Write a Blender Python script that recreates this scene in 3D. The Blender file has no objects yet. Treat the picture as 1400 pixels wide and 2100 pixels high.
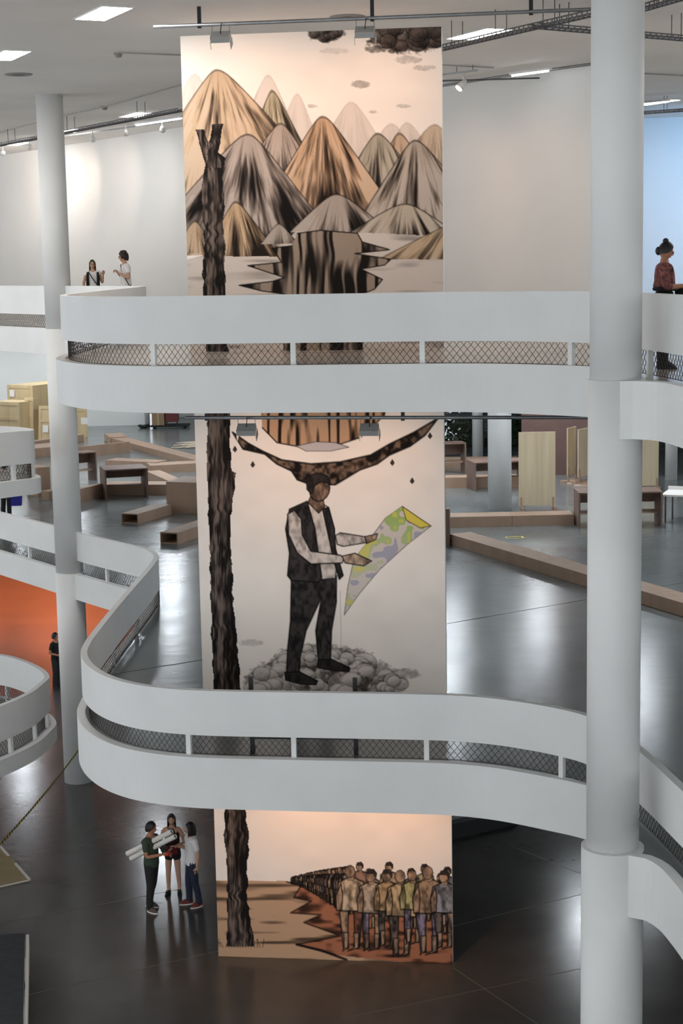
import bpy, bmesh, math, random
import numpy as np
from mathutils import Vector, Matrix
random.seed(7)
rng = np.random.default_rng(7)
scene = bpy.context.scene
C = scene.collection

# ------------------------------------------------------------------ camera
EYE = 12.8                       # metres above the ground floor
FPX = 3400.0                     # focal length in pixels of the 1400 x 2100 frame
_d = np.array([413.0 / FPX, -22450.0 / FPX, -1.0]); _d /= np.linalg.norm(_d)
_up = -_d
_fw = np.array([0, 0, -1.0]); _fw = _fw - _up * _fw.dot(_up); _fw /= np.linalg.norm(_fw)
RC = np.array([np.cross(_fw, _up), _fw, _up])
cam = bpy.data.objects.new('camera', bpy.data.cameras.new('camera'))
C.objects.link(cam)
m4 = Matrix([list(RC[i]) + [0] for i in range(3)] + [[0, 0, 0, 1]])
cam.matrix_world = Matrix.Translation((0, 0, EYE)) @ m4
cam.data.sensor_fit = 'VERTICAL'; cam.data.sensor_height = 24.0
cam.data.lens = 24.0 * FPX / 2100.0
cam.data.clip_start = 0.1; cam.data.clip_end = 500
scene.camera = cam

def at(x, y, z):
    d = RC @ np.array([(x - 700) / FPX, -(y - 1050) / FPX, -1.0])
    t = (z - EYE) / d[2]
    return Vector((t * d[0], t * d[1], z))
def aty(x, y, Y):
    d = RC @ np.array([(x - 700) / FPX, -(y - 1050) / FPX, -1.0])
    t = Y / d[1]
    return Vector((t * d[0], Y, EYE + t * d[2]))

# ------------------------------------------------------------------ sky, exposure
w = bpy.data.worlds.new('sky'); scene.world = w; w.use_nodes = True
bg = w.node_tree.nodes['Background']
bg.inputs[0].default_value = (0.90, 0.95, 1.0, 1); bg.inputs[1].default_value = 1.75
scene.view_settings.view_transform = 'Standard'; scene.view_settings.look = 'None'
scene.view_settings.gamma = 1.0; scene.view_settings.use_curve_mapping = False
scene.view_settings.exposure = -0.06
scene.cycles.use_denoising = True
scene.cycles.max_bounces = 4; scene.cycles.diffuse_bounces = 3; scene.cycles.glossy_bounces = 2
scene.cycles.use_adaptive_sampling = True; scene.cycles.adaptive_threshold = .1
scene.cycles.sample_clamp_indirect = 6.0
scene.cycles.caustics_reflective = False; scene.cycles.caustics_refractive = False

# ------------------------------------------------------------------ materials
def lin(c):
    return tuple(((v / 12.92) if v <= 0.04045 else ((v + 0.055) / 1.055) ** 2.4) for v in c)
def rgb(r, g, b):
    return lin((r / 255, g / 255, b / 255)) + (1,)
MATS = {}
def mat(name, col, rough=0.6, var=0.0, scale=4.0, spec=0.4, metal=0.0, bump=0.0, stretch=None, col2=None, emit=0.0, bscale=None, detail=5):
    if name in MATS: return MATS[name]
    m = bpy.data.materials.new(name); m.use_nodes = True
    nt = m.node_tree; b = nt.nodes['Principled BSDF']
    b.inputs['Base Color'].default_value = col
    b.inputs['Roughness'].default_value = rough
    b.inputs['Specular IOR Level'].default_value = spec
    b.inputs['Metallic'].default_value = metal
    if emit:
        b.inputs['Emission Color'].default_value = col; b.inputs['Emission Strength'].default_value = emit
    if var or bump or col2:
        tc = nt.nodes.new('ShaderNodeTexCoord'); mp = nt.nodes.new('ShaderNodeMapping')
        nt.links.new(tc.outputs['Object'], mp.inputs[0])
        if stretch: mp.inputs['Scale'].default_value = stretch
        n = nt.nodes.new('ShaderNodeTexNoise'); n.inputs['Scale'].default_value = scale; n.inputs['Detail'].default_value = detail
        nt.links.new(mp.outputs[0], n.inputs['Vector'])
        if var or col2:
            r = nt.nodes.new('ShaderNodeValToRGB')
            c2 = col2 or tuple(v * (1 - var) for v in col[:3]) + (1,)
            c1 = col if col2 else tuple(min(1, v * (1 + var * .5)) for v in col[:3]) + (1,)
            r.color_ramp.elements[0].color = c2; r.color_ramp.elements[0].position = .3
            r.color_ramp.elements[1].color = c1; r.color_ramp.elements[1].position = .7
            nt.links.new(n.outputs['Fac'], r.inputs[0]); nt.links.new(r.outputs[0], b.inputs['Base Color'])
        if bump:
            bp = nt.nodes.new('ShaderNodeBump'); bp.inputs['Strength'].default_value = bump; bp.inputs['Distance'].default_value = .02
            src = n
            if bscale:
                src = nt.nodes.new('ShaderNodeTexNoise'); src.inputs['Scale'].default_value = bscale; src.inputs['Detail'].default_value = 4
                nt.links.new(mp.outputs[0], src.inputs['Vector'])
            nt.links.new(src.outputs['Fac'], bp.inputs['Height']); nt.links.new(bp.outputs[0], b.inputs['Normal'])
    MATS[name] = m; return m

def emat(name, col, s):
    m = bpy.data.materials.new(name); m.use_nodes = True; nt = m.node_tree
    nt.nodes.remove(nt.nodes['Principled BSDF']); e = nt.nodes.new('ShaderNodeEmission')
    e.inputs[0].default_value = col; e.inputs[1].default_value = s
    nt.links.new(e.outputs[0], nt.nodes['Material Output'].inputs[0]); return m

def floor_mat(name, c1, c2, r0, r1, bump):
    m = bpy.data.materials.new(name); m.use_nodes = True; nt = m.node_tree; b = nt.nodes['Principled BSDF']
    tc = nt.nodes.new('ShaderNodeTexCoord')
    def noise(sc, det, stretch=(1, 1, 1)):
        mp = nt.nodes.new('ShaderNodeMapping'); mp.inputs['Scale'].default_value = stretch
        nt.links.new(tc.outputs['Object'], mp.inputs[0])
        n = nt.nodes.new('ShaderNodeTexNoise'); n.inputs['Scale'].default_value = sc; n.inputs['Detail'].default_value = det
        n.inputs['Roughness'].default_value = .62
        nt.links.new(mp.outputs[0], n.inputs['Vector']); return n
    n1 = noise(.35, 5); n2 = noise(.5, 3, (1, 1.6, 1)); n3 = noise(2.6, 3, (.8, 1.5, 1))
    r = nt.nodes.new('ShaderNodeValToRGB'); r.color_ramp.elements[0].color = c1; r.color_ramp.elements[1].color = c2
    r.color_ramp.elements[0].position = .2; r.color_ramp.elements[1].position = .8
    nt.links.new(n1.outputs['Fac'], r.inputs[0]); nt.links.new(r.outputs[0], b.inputs['Base Color'])
    mr = nt.nodes.new('ShaderNodeMapRange'); mr.inputs[1].default_value = .15; mr.inputs[2].default_value = .85
    mr.inputs[3].default_value = r0; mr.inputs[4].default_value = r1
    nt.links.new(n2.outputs['Fac'], mr.inputs[0]); nt.links.new(mr.outputs[0], b.inputs['Roughness'])
    bp = nt.nodes.new('ShaderNodeBump'); bp.inputs['Strength'].default_value = bump; bp.inputs['Distance'].default_value = .05
    if bump: nt.links.new(n3.outputs['Fac'], bp.inputs['Height']); nt.links.new(bp.outputs[0], b.inputs['Normal'])
    b.inputs['Specular IOR Level'].default_value = .5
    return m

WHITE = mat('white_paint', rgb(226, 226, 224), .55, .04, 1.2, bump=.05, bscale=14)
WHITE2 = mat('white_wall_paint', rgb(228, 227, 224), .7, .03, .5)
CEIL = mat("ceiling_paint", rgb(238, 235, 231), .85, .06, .4)
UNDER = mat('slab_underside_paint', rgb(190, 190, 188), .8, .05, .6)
FLOOR_G = floor_mat('dark_polished_concrete', rgb(62, 62, 62), rgb(86, 85, 82), .19, .265, .07)
FLOOR_2 = floor_mat('grey_polished_concrete', rgb(102, 105, 105), rgb(124, 127, 126), .18, .265, .10)
FLOOR_3 = floor_mat('upper_polished_concrete', rgb(146, 141, 135), rgb(168, 163, 156), .19, .265, .05)
STEEL = mat('galvanised_steel', rgb(150, 152, 154), .4, .15, 9, metal=.8)
STEELD = mat('dark_steel', rgb(98, 98, 100), .5, .2, 9, metal=.5)
BLACK = mat('black_metal', rgb(28, 28, 30), .5)
NET = mat('net_cord', rgb(52, 48, 46), .8)
MDF = mat('brown_mdf', rgb(168, 140, 118), .6, .10, 3.0, stretch=(1, 1, .3))
MDF_D = mat('dark_mdf', rgb(122, 98, 86), .6, .12, 3.0, stretch=(1, 1, .3))
PLY = mat('pale_plywood', rgb(206, 188, 156), .6, .16, 6.0, stretch=(1, 1, .06))
CRATE = mat('crate_plywood', rgb(208, 184, 142), .6, .14, 3.0, stretch=(1, 1, .2))
PAPER = mat('white_paper', rgb(236, 232, 226), .7)
RUBBER = mat('black_rubber', rgb(26, 26, 28), .7)

# ------------------------------------------------------------------ builders
class MB:
    def __init__(s): s.v = []; s.f = []; s.m = []; s.sm = []
    def add(s, vs, fs, mi=0, smooth=False):
        o = len(s.v); s.v += [tuple(v) for v in vs]
        s.f += [tuple(i + o for i in f) for f in fs]; s.m += [mi] * len(fs); s.sm += [smooth] * len(fs)
    def box(s, a, b, mi=0):
        x0, y0, z0 = a; x1, y1, z1 = b
        s.add([(x0, y0, z0), (x1, y0, z0), (x1, y1, z0), (x0, y1, z0), (x0, y0, z1), (x1, y0, z1), (x1, y1, z1), (x0, y1, z1)],
              [(0, 3, 2, 1), (4, 5, 6, 7), (0, 1, 5, 4), (1, 2, 6, 5), (2, 3, 7, 6), (3, 0, 4, 7)], mi)
    def prism(s, poly, z0, z1, mi=0, mtop=None, mbot=None):
        n = len(poly); o = len(s.v)
        a = sum(poly[i][0] * poly[(i + 1) % n][1] - poly[(i + 1) % n][0] * poly[i][1] for i in range(n))
        if a < 0: poly = poly[::-1]
        s.v += [(p[0], p[1], z0) for p in poly] + [(p[0], p[1], z1) for p in poly]
        fs = [tuple(o + i for i in reversed(range(n))), tuple(o + n + i for i in range(n))]
        fs += [(o + i, o + (i + 1) % n, o + n + (i + 1) % n, o + n + i) for i in range(n)]
        s.f += fs
        s.m += [mi if mbot is None else mbot, mi if mtop is None else mtop] + [mi] * n; s.sm += [False] * (n + 2)
    def obox(s, c, u, v, wv, mi=0):
        """box with one corner c and three edge vectors"""
        c, u, v, wv = Vector(c), Vector(u), Vector(v), Vector(wv)
        if u.cross(v).dot(wv) < 0: u, v = v, u
        s.add([c, c + u, c + u + v, c + v, c + wv, c + u + wv, c + u + v + wv, c + v + wv],
              [(0, 3, 2, 1), (4, 5, 6, 7), (0, 1, 5, 4), (1, 2, 6, 5), (2, 3, 7, 6), (3, 0, 4, 7)], mi)
    def tube(s, path, r, n=10, mi=0, caps=True, smooth=True):
        path = [Vector(p) for p in path]; k = len(path)
        rs = r if isinstance(r, (list, tuple)) else [r] * k
        up = Vector((0, 0, 1)); o = len(s.v); prev = None
        for i, p in enumerate(path):
            t = (path[min(i + 1, k - 1)] - path[max(i - 1, 0)]).normalized()
            if prev is None:
                a = t.cross(up) if abs(t.dot(up)) < .95 else t.cross(Vector((1, 0, 0)))
            else:
                a = prev - t * prev.dot(t)
                if a.length < 1e-5: a = t.cross(up)
            a.normalize(); b = t.cross(a); prev = a
            for j in range(n):
                q = 2 * math.pi * j / n
                s.v.append(tuple(p + (a * math.cos(q) + b * math.sin(q)) * rs[i]))
        for i in range(k - 1):
            for j in range(n):
                j2 = (j + 1) % n
                s.f.append((o + i * n + j, o + i * n + j2, o + (i + 1) * n + j2, o + (i + 1) * n + j)); s.m.append(mi); s.sm.append(smooth)
        if caps:
            s.f.append(tuple(o + j for j in reversed(range(n)))); s.f.append(tuple(o + (k - 1) * n + j for j in range(n)))
            s.m += [mi, mi]; s.sm += [False, False]
    def lathe(s, c, prof, n=32, mi=0, smooth=True):
        o = len(s.v); k = len(prof); c = Vector(c)
        for r, z in prof:
            for j in range(n):
                q = 2 * math.pi * j / n
                s.v.append((c.x + r * math.cos(q), c.y + r * math.sin(q), c.z + z))
        for i in range(k - 1):
            for j in range(n):
                j2 = (j + 1) % n
                s.f.append((o + i * n + j, o + i * n + j2, o + (i + 1) * n + j2, o + (i + 1) * n + j)); s.m.append(mi); s.sm.append(smooth)
        s.f.append(tuple(o + j for j in reversed(range(n)))); s.f.append(tuple(o + (k - 1) * n + j for j in range(n)))
        s.m += [mi, mi]; s.sm += [False, False]
    def ellipsoid(s, c, r, n=12, k=8, mi=0, M=None):
        o = len(s.v); c = Vector(c); vs = []; fs = []
        for i in range(k + 1):
            ph = math.pi * i / k
            for j in range(n):
                q = 2 * math.pi * j / n
                p = Vector((r[0] * math.sin(ph) * math.cos(q), r[1] * math.sin(ph) * math.sin(q), r[2] * math.cos(ph)))
                if M: p = M @ p
                vs.append(c + p)
        for i in range(k):
            for j in range(n):
                j2 = (j + 1) % n
                fs.append((i * n + j, (i + 1) * n + j, (i + 1) * n + j2, i * n + j2))
        s.add(vs, fs, mi, True)
    def build(s, name, mats, parent=None):
        me = bpy.data.meshes.new(name)
        o = len(s.v)
        me.from_pydata(s.v, [], s.f)
        for mm in (mats if isinstance(mats, (list, tuple)) else [mats]): me.materials.append(mm)
        me.polygons.foreach_set('material_index', s.m); me.polygons.foreach_set('use_smooth', s.sm)
        me.update()
        ob = bpy.data.objects.new(name, me); C.objects.link(ob)
        if parent is not None:
            ob.parent = parent
            if parent.type == 'EMPTY' or True:
                ob.matrix_parent_inverse = parent_inv(parent)
        return ob
def parent_inv(p):
    M = p.matrix_basis.copy(); q = p.parent
    while q: M = q.matrix_basis @ q.matrix_parent_inverse @ M if False else q.matrix_basis @ M; q = q.parent
    return M.inverted()
def tag(o, label=None, cat=None, group=None, kind=None):
    if label: o['label'] = label
    if cat: o['category'] = cat
    if group: o['group'] = group
    if kind: o['kind'] = kind
    return o
def empty(name, loc, label=None, cat=None, group=None, kind=None):
    o = bpy.data.objects.new(name, None); o.empty_display_size = .1; C.objects.link(o); o.location = loc
    return tag(o, label, cat, group, kind)
def spot(name, loc, target, watts, col, deg, blend=.6, size=.08):
    L = bpy.data.lights.new(name, 'SPOT'); L.energy = watts; L.color = col; L.spot_size = math.radians(deg)
    L.spot_blend = blend; L.shadow_soft_size = size
    o = bpy.data.objects.new(name, L); C.objects.link(o); o.location = loc
    o.rotation_euler = (Vector(target) - Vector(loc)).to_track_quat('-Z', 'Y').to_euler()
    return o
def catmull(P, step=.12):
    P = [np.array(p, float) for p in P]; out = []
    Q = [2 * P[0] - P[1]] + P + [2 * P[-1] - P[-2]]
    for i in range(1, len(Q) - 2):
        a, b, c_, d = Q[i - 1], Q[i], Q[i + 1], Q[i + 2]
        n = max(1, int(np.linalg.norm((c_ - b)[:2]) / step))
        ta = 0.5
        t0 = 0; t1 = t0 + max(1e-4, np.linalg.norm((b - a)[:2])) ** ta; t2 = t1 + max(1e-4, np.linalg.norm((c_ - b)[:2])) ** ta; t3 = t2 + max(1e-4, np.linalg.norm((d - c_)[:2])) ** ta
        for k in range(n):
            t = t1 + (t2 - t1) * k / n
            A1 = (t1 - t) / (t1 - t0) * a + (t - t0) / (t1 - t0) * b
            A2 = (t2 - t) / (t2 - t1) * b + (t - t1) / (t2 - t1) * c_
            A3 = (t3 - t) / (t3 - t2) * c_ + (t - t2) / (t3 - t2) * d
            B1 = (t2 - t) / (t2 - t0) * A1 + (t - t0) / (t2 - t0) * A2
            B2 = (t3 - t) / (t3 - t1) * A2 + (t - t1) / (t3 - t1) * A3
            out.append((t2 - t) / (t2 - t1) * B1 + (t - t1) / (t2 - t1) * B2)
    out.append(P[-1]); return np.array(out)
def normals2(P):
    T = np.gradient(P[:, :2], axis=0); T /= np.linalg.norm(T, axis=1)[:, None] + 1e-9
    return np.stack([-T[:, 1], T[:, 0]], 1)      # left of the walking direction
def wall_strip(mb, P, N, d0, d1, zlo, zhi, mi=0, smooth=True):
    """solid wall that follows P between offsets d0 < d1 along N; zlo / zhi arrays"""
    n = len(P); zlo = np.broadcast_to(zlo, n); zhi = np.broadcast_to(zhi, n)
    A = P[:, :2] + N * d0; B = P[:, :2] + N * d1
    vs = []
    for i in range(n):
        vs += [(A[i][0], A[i][1], zlo[i]), (A[i][0], A[i][1], zhi[i]), (B[i][0], B[i][1], zhi[i]), (B[i][0], B[i][1], zlo[i])]
    o = len(mb.v); mb.v += vs
    for i in range(n - 1):
        for k in range(4):
            k2 = (k + 1) % 4
            mb.f.append((o + i * 4 + k, o + (i + 1) * 4 + k, o + (i + 1) * 4 + k2, o + i * 4 + k2)); mb.m.append(mi); mb.sm.append(False)
    mb.f.append((o, o + 1, o + 2, o + 3)); e = o + (n - 1) * 4; mb.f.append((e + 3, e + 2, e + 1, e)); mb.m += [mi, mi]; mb.sm += [False, False]
G0, F2, F3, CZ = 0.0, 5.30, 11.27, 16.8
# ================================================================== STRUCTURE
# plan of the slab edge (the same on both upper floors), walked from far left to near right; floor lies on the left hand
RCOL = (3.39, 20.35); LCOL = (-6.73, 40.25)
EDGE = [(-18, 55.1), (-12, 47.25), (-9.08, 43.4), (-7.75, 41.6), (-7.2, 40.85), (-6.8, 40.3), (-6.62, 40.02), (-6.35, 39.66), (-5.2, 38.15), (-4.62, 37.4),
        (-4.30, 36.55), (-4.26, 35.5), (-4.36, 33), (-4.45, 31), (-4.52, 29), (-4.54, 28), (-4.49, 27.19), (-4.25, 26.3), (-3.87, 25.56), (-3.42, 25.05),
        (-2.93, 24.74), (-2.31, 24.52), (-0.81, 24.29), (.67, 24.10), (1.54, 23.96), (2.10, 23.76), (2.51, 23.52), (2.95, 23.2), (3.3, 22.93), (3.53, 22.65), (3.56, 22.0), (3.48, 21.0),
        (3.40, 20.4), (3.35, 20.10), (3.40, 20.0), (3.54, 19.98), (3.72, 19.87), (3.84, 19.6), (3.91, 19.15), (3.96, 18.6), (4.05, 17.0), (4.3, 12), (4.5, 4)]
# line that the parapet follows: the same, but passing behind the right-hand column
PAR = EDGE[:4] + [(-7.0, 40.62), (-6.35, 39.62)] + EDGE[8:27] + [(2.92, 23.2)] + [(3.30, 22.78), (3.56, 22.05), (3.72, 21.2), (3.83, 20.5), (3.92, 19.8), (4.02, 19.0), (4.12, 18.0), (4.25, 16.5), (4.45, 12), (4.65, 4)]
def shift(Q, dx):
    return [(x + dx * (math.exp(-((y - 31.5) / 5.5) ** 4) if x < -3.6 and y < 39 else 0), y) for x, y in Q]
def plan(dx):
    global EP, EN, PP, PN
    EP = catmull(shift(EDGE, dx)); EN = normals2(EP); PP = catmull(shift(PAR, dx)); PN = normals2(PP)
plan(-.18)
POLY_BACK = [(26, 4), (26, 84), (-34, 84), (-34, 70)]

def slab(name, zf, bot_left, bot_mid, bot_right, fm):
    poly = [tuple(p) for p in EP] + POLY_BACK
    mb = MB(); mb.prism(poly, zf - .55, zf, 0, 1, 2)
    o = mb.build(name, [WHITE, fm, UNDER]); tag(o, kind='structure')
    # fascia: white edge beam with a small kerb above the floor
    y = EP[:, 1]; x = EP[:, 0]
    zb = np.interp(y, [18.2, 19.6, 22.3, 23.9, 27, 37, 43], [bot_right, bot_right, bot_right * .35 + bot_mid * .65, bot_mid, bot_mid, bot_left, bot_left])
    mb = MB(); wall_strip(mb, EP, EN, -.004, .14, zb, zf + .035)
    tag(mb.build('fascia', WHITE, o), 'white painted edge beam of the floor slab')
    return o
fl3 = slab('floor_upper', F3, F3 - .60, F3 - .66, F3 - .67, FLOOR_3)
plan(-.05)
fl2 = slab('floor_middle', F2, F2 - .60, F2 - .77, F2 - .78, FLOOR_2)
mb = MB(); mb.prism([(-34, 0), (26, 0), (26, 84), (-34, 84)], -.3, 0)
fl1 = tag(mb.build('floor_ground', FLOOR_G), kind='structure')
mb = MB(); mb.prism([(-34, -6), (26, -6), (26, 84), (-34, 84)], CZ, CZ + .4)
ceil = tag(mb.build('ceiling', CEIL), kind='structure')

# parapets: band on posts with netting in the gap below the band
def net(mb, P, N, d, zlo, zhi, pitch=.10, wdt=.0042):
    s = np.concatenate([[0], np.cumsum(np.linalg.norm(np.diff(P[:, :2], axis=0), axis=1))])
    Q = P[:, :2] + N * d; L = s[-1]
    zl = np.broadcast_to(zlo, len(P)); zh = np.broadcast_to(zhi, len(P))
    f = lambda t: (np.interp(t, s, Q[:, 0]), np.interp(t, s, Q[:, 1]), np.interp(t, s, zl), np.interp(t, s, zh))
    h = float(np.mean(zh - zl)); k = 4
    for sgn in (1, -1):
        t0 = -h if sgn > 0 else 0
        while t0 < L + h:
            pts = []
            for i in range(k + 1):
                u = i / k; t = t0 + sgn * u * h * .8
                if 0 <= t <= L:
                    x, y, a, b = f(t); pts.append((x, y, a + (b - a) * u))
            if len(pts) > 1:
                mb.tube(pts, wdt, 3, caps=False, smooth=False)
            t0 += pitch
    for zz in (0.02, .98):
        pts = [(Q[i][0], Q[i][1], zl[i] + (zh[i] - zl[i]) * zz) for i in range(0, len(P), 2)]
        mb.tube(pts, .006, 3, caps=False, smooth=False)
def parapet(name, label, P, N, z, post_s, inset=.10, top=1.06, bandlo=.355, thick=.11, with_net=None, post_w=.075):
    """z: floor height along P (array or number)"""
    zz = np.broadcast_to(np.array(z, float), len(P))
    i0 = len(P) // 2
    root = empty(name, (P[i0][0], P[i0][1], zz[i0]), label, 'parapet')
    mb = MB(); wall_strip(mb, P, N, inset, inset + thick, zz + bandlo, zz + top); mb.build('band', WHITE, root)
    s = np.concatenate([[0], np.cumsum(np.linalg.norm(np.diff(P[:, :2], axis=0), axis=1))])
    for t in post_s:
        i = int(np.argmin(abs(s - t))); c = P[i, :2] + N[i] * (inset + thick / 2); n = Vector((N[i][0], N[i][1], 0)); tg = Vector((-n.y, n.x, 0))
        mb = MB(); base = Vector((c[0], c[1], zz[i])) - tg * post_w / 2 - n * .035
        mb.obox(base, tg * post_w, n * .07, (0, 0, bandlo + .02)); mb.build('post', WHITE, root)
    if with_net:
        a, b = [int(np.argmin(abs(s - t))) for t in with_net]
        mb = MB(); net(mb, P[a:b], N[a:b], inset + thick / 2 + .045, zz[a:b] + .03, zz[a:b] + bandlo + .005)
        tag(mb.build('netting', NET, root), 'dark diamond netting strung across the gap', kind='stuff')
    return root
def arc_at(P, pt):
    s = np.concatenate([[0], np.cumsum(np.linalg.norm(np.diff(P[:, :2], axis=0), axis=1))])
    return float(s[int(np.argmin(np.hypot(P[:, 0] - pt[0], P[:, 1] - pt[1])))])
def posts_px(px, z):
    return [arc_at(PP, at(x, y, z)[:2]) for x, y in px]
plan(-.18)
ps3 = posts_px([(60, 655), (318, 750), (592, 750), (865, 748), (1161, 750), (1316, 770), (1380, 792)], F3 + .035)
plan(-.05)
ps2 = posts_px([(62, 1145), (210, 1195), (250, 1240), (384, 1549), (598, 1556), (880, 1561), (1149, 1597), (1400, 1815)], F2 + .035)
ps2 += [arc_at(PP, p) for p in ((-4.36, 33.2), (-4.45, 30.6), (-4.54, 28.3))]
plan(-.18)
ps3 += [arc_at(PP, p) for p in ((-4.36, 33.2), (-4.45, 30.6), (-4.54, 28.3), (-10.5, 45.3))]
s_end = arc_at(PP, (4.25, 16.5))
parapet('balcony_parapet', 'white curved parapet of the upper balcony, in front of the hills drawn above', PP, PN, F3, ps3, with_net=(arc_at(PP, (-17, 53.8)), s_end))
plan(-.05)
parapet('balcony_parapet', 'white curved parapet of the middle balcony, below the drawn standing man', PP, PN, F2, ps2, with_net=(arc_at(PP, (-17, 53.8)), s_end))

# spiral ramp ends on the left
def ramp(label, top_px, Yc, post_idx, width_hint):
    """top_px: list of (x, y, Y) of the outer upper edge of the band"""
    P3 = np.array([aty(x, y, Y) for x, y, Y in top_px])
    Q = catmull([tuple(p) for p in P3], .12)
    N = normals2(Q)
    cx, cy = width_hint
    k_ = int(np.argmax(Q[:, 0]))
    if np.dot(N[k_], np.array([cx, cy]) - Q[k_, :2]) < 0: N = -N
    z = Q[:, 2] - 1.06
    root = empty('ramp', (Q[len(Q)//2][0], Q[len(Q)//2][1], z.mean()), label, 'ramp')
    mb = MB(); wall_strip(mb, Q, N, .10, .21, z + .355, z + 1.06); mb.build('band', WHITE, root)
    mb = MB(); wall_strip(mb, Q, N, 0, .14, z - .30, z + .035); mb.build('fascia', WHITE, root)
    s = np.concatenate([[0], np.cumsum(np.linalg.norm(np.diff(Q[:, :2], axis=0), axis=1))])
    for t in np.arange(.5, s[-1], 1.15):
        i = int(np.argmin(abs(s - t))); c = Q[i, :2] + N[i] * .155; n = Vector((N[i][0], N[i][1], 0)); tg = Vector((-n.y, n.x, 0))
        mb = MB(); mb.obox(Vector((c[0], c[1], z[i])) - tg * .045 - n * .035, tg * .09, n * .07, (0, 0, .375)); mb.build('post', WHITE, root)
    # deck
    k = len(Q); mb = MB(); h = k // 2
    vs = [(Q[i][0], Q[i][1], z[i]) for i in range(k)] + [(Q[i][0], Q[i][1], z[i] - .25) for i in range(k)]
    fs = []
    for i in range(h):
        j = k - 1 - i
        if j - i > 1:
            fs.append((i, i + 1, j - 1, j)); fs.append((k + j, k + j - 1, k + i + 1, k + i))
    mb.add(vs, fs); mb.build('deck', mat('ramp_deck', rgb(120, 118, 114), .5, .1, 2), root)
    mb = MB(); net(mb, Q, N, .20, z + .03, z + .36, .11, .0045)
    tag(mb.build('netting', NET, root), kind='stuff')
    return root
UR = [(-460, 838, 44), (-320, 848, 42.4), (-180, 858, 40.5), (-120, 862, 39.6), (-60, 868, 38.6), (-15, 872, 37.8), (30, 874, 37.2), (60, 876.5, 36.7), (75, 879, 36.2), (79, 881, 35.7), (72, 883, 35.3), (50, 884.5, 34.9), (0, 888.5, 34.2), (-60, 895, 33.5), (-140, 906, 32.5), (-280, 928, 31), (-420, 952, 29.8)]
LR = [(-480, 1318, 40), (-340, 1319, 39.3), (-200, 1322, 38.5), (-100, 1325, 38.1), (0, 1338, 37.2), (30, 1343, 36.8), (60, 1352, 36.2), (87, 1364, 35.5), (104, 1375, 34.9), (111.5, 1387, 34.3), (106, 1395, 33.8), (99, 1401, 33.4), (78, 1418, 32.6), (45, 1435, 31.9), (0, 1453, 31.2), (-60, 1476, 30.4), (-140, 1506, 29.5), (-280, 1560, 28.2), (-420, 1618, 27)]
ramp('white curved ramp end at upper left, in front of the wooden crates', UR, 36, None, (-9, 36.3))
ramp('white curved ramp end at lower left, above the striped warning tape', LR, 34, None, (-8.5, 34.3))

# columns
def column(label, c, segs, mt=WHITE):
    root = empty('column', (c[0], c[1], segs[0][1]), label, 'column')
    for r, z0, z1 in segs:
        mb = MB(); mb.lathe((c[0], c[1], 0), [(r, z0), (r, z1)], 48); mb.build('shaft', mt, root)
    return root
column('thick white round column in the right foreground', RCOL, [(.398, 0, F2 + .037), (.334, F2 + .036, F3 + .037), (.316, F3 + .036, CZ)])
column('white round column at left beside the curved ramp ends', LCOL, [(.352, 0, F2 + .037), (.336, F2 + .036, F3 + .037), (.318, F3 + .036, CZ)])
F2C = F3 - .55
def floorcol(label, x, y, wpx):
    p = at(x, y, F2); r = wpx / 2 * p.y / FPX
    p.y += r; column(label, (p.x, p.y), [(r, F2, F2C)])
floorcol('white round column left of the pale upright board', 1027, 1048, 49)
floorcol('slender white column at the far windows, behind the dark table', 980, 939, 22)
floorcol('thin white pillar at the far left beside the dolly', 302, 874, 10)
floorcol('white column at far right beside the white table', 1378, 985, 25)

# walls
def wallbox(name, a, b, z0, z1, t, mt):
    a, b = Vector((*a, 0)), Vector((*b, 0)); d = b - a; n = Vector((-d.y, d.x, 0)).normalized() * t
    mb = MB(); mb.obox((a.x, a.y, z0), d, n, (0, 0, z1 - z0)); return tag(mb.build(name, mt), kind='structure')
wallbox('wall_upper', (-16, 67.06), (5.75, 35.14), F3, CZ, .3, WHITE2)
wallbox('wall_upper_right', (7.0, 50.5), (22, 47.5), F3, CZ, .3, WHITE2)
wallbox('wall_middle_left', (-32, 76.5), (-9.2, 78.2), F2, F2C, .3, WHITE2)
wallbox('wall_middle_back', (-9.2, 82), (3, 82), F2, F2C, .3, WHITE2)
wallbox('wall_middle_return', (3.0, 82), (3.0, 63.4), F2, F2C, .3, WHITE2)
wallbox('wall_ground_orange', (-34, 69.5), (-3, 71), G0, F2 - .55, .3, mat('orange_wall', rgb(238, 128, 78), .7, .12, .3))
wallbox('wall_ground_back', (-3, 60), (26, 60), G0, F2 - .55, .3, mat('dark_wall', rgb(70, 70, 72), .7))
wallbox('wall_brown', (6.35, 57.8), (9.4, 56.4), F2, F2C, .2, mat('brown_panel_wall', rgb(104, 80, 74), .6, .1, 1.5))
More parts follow.
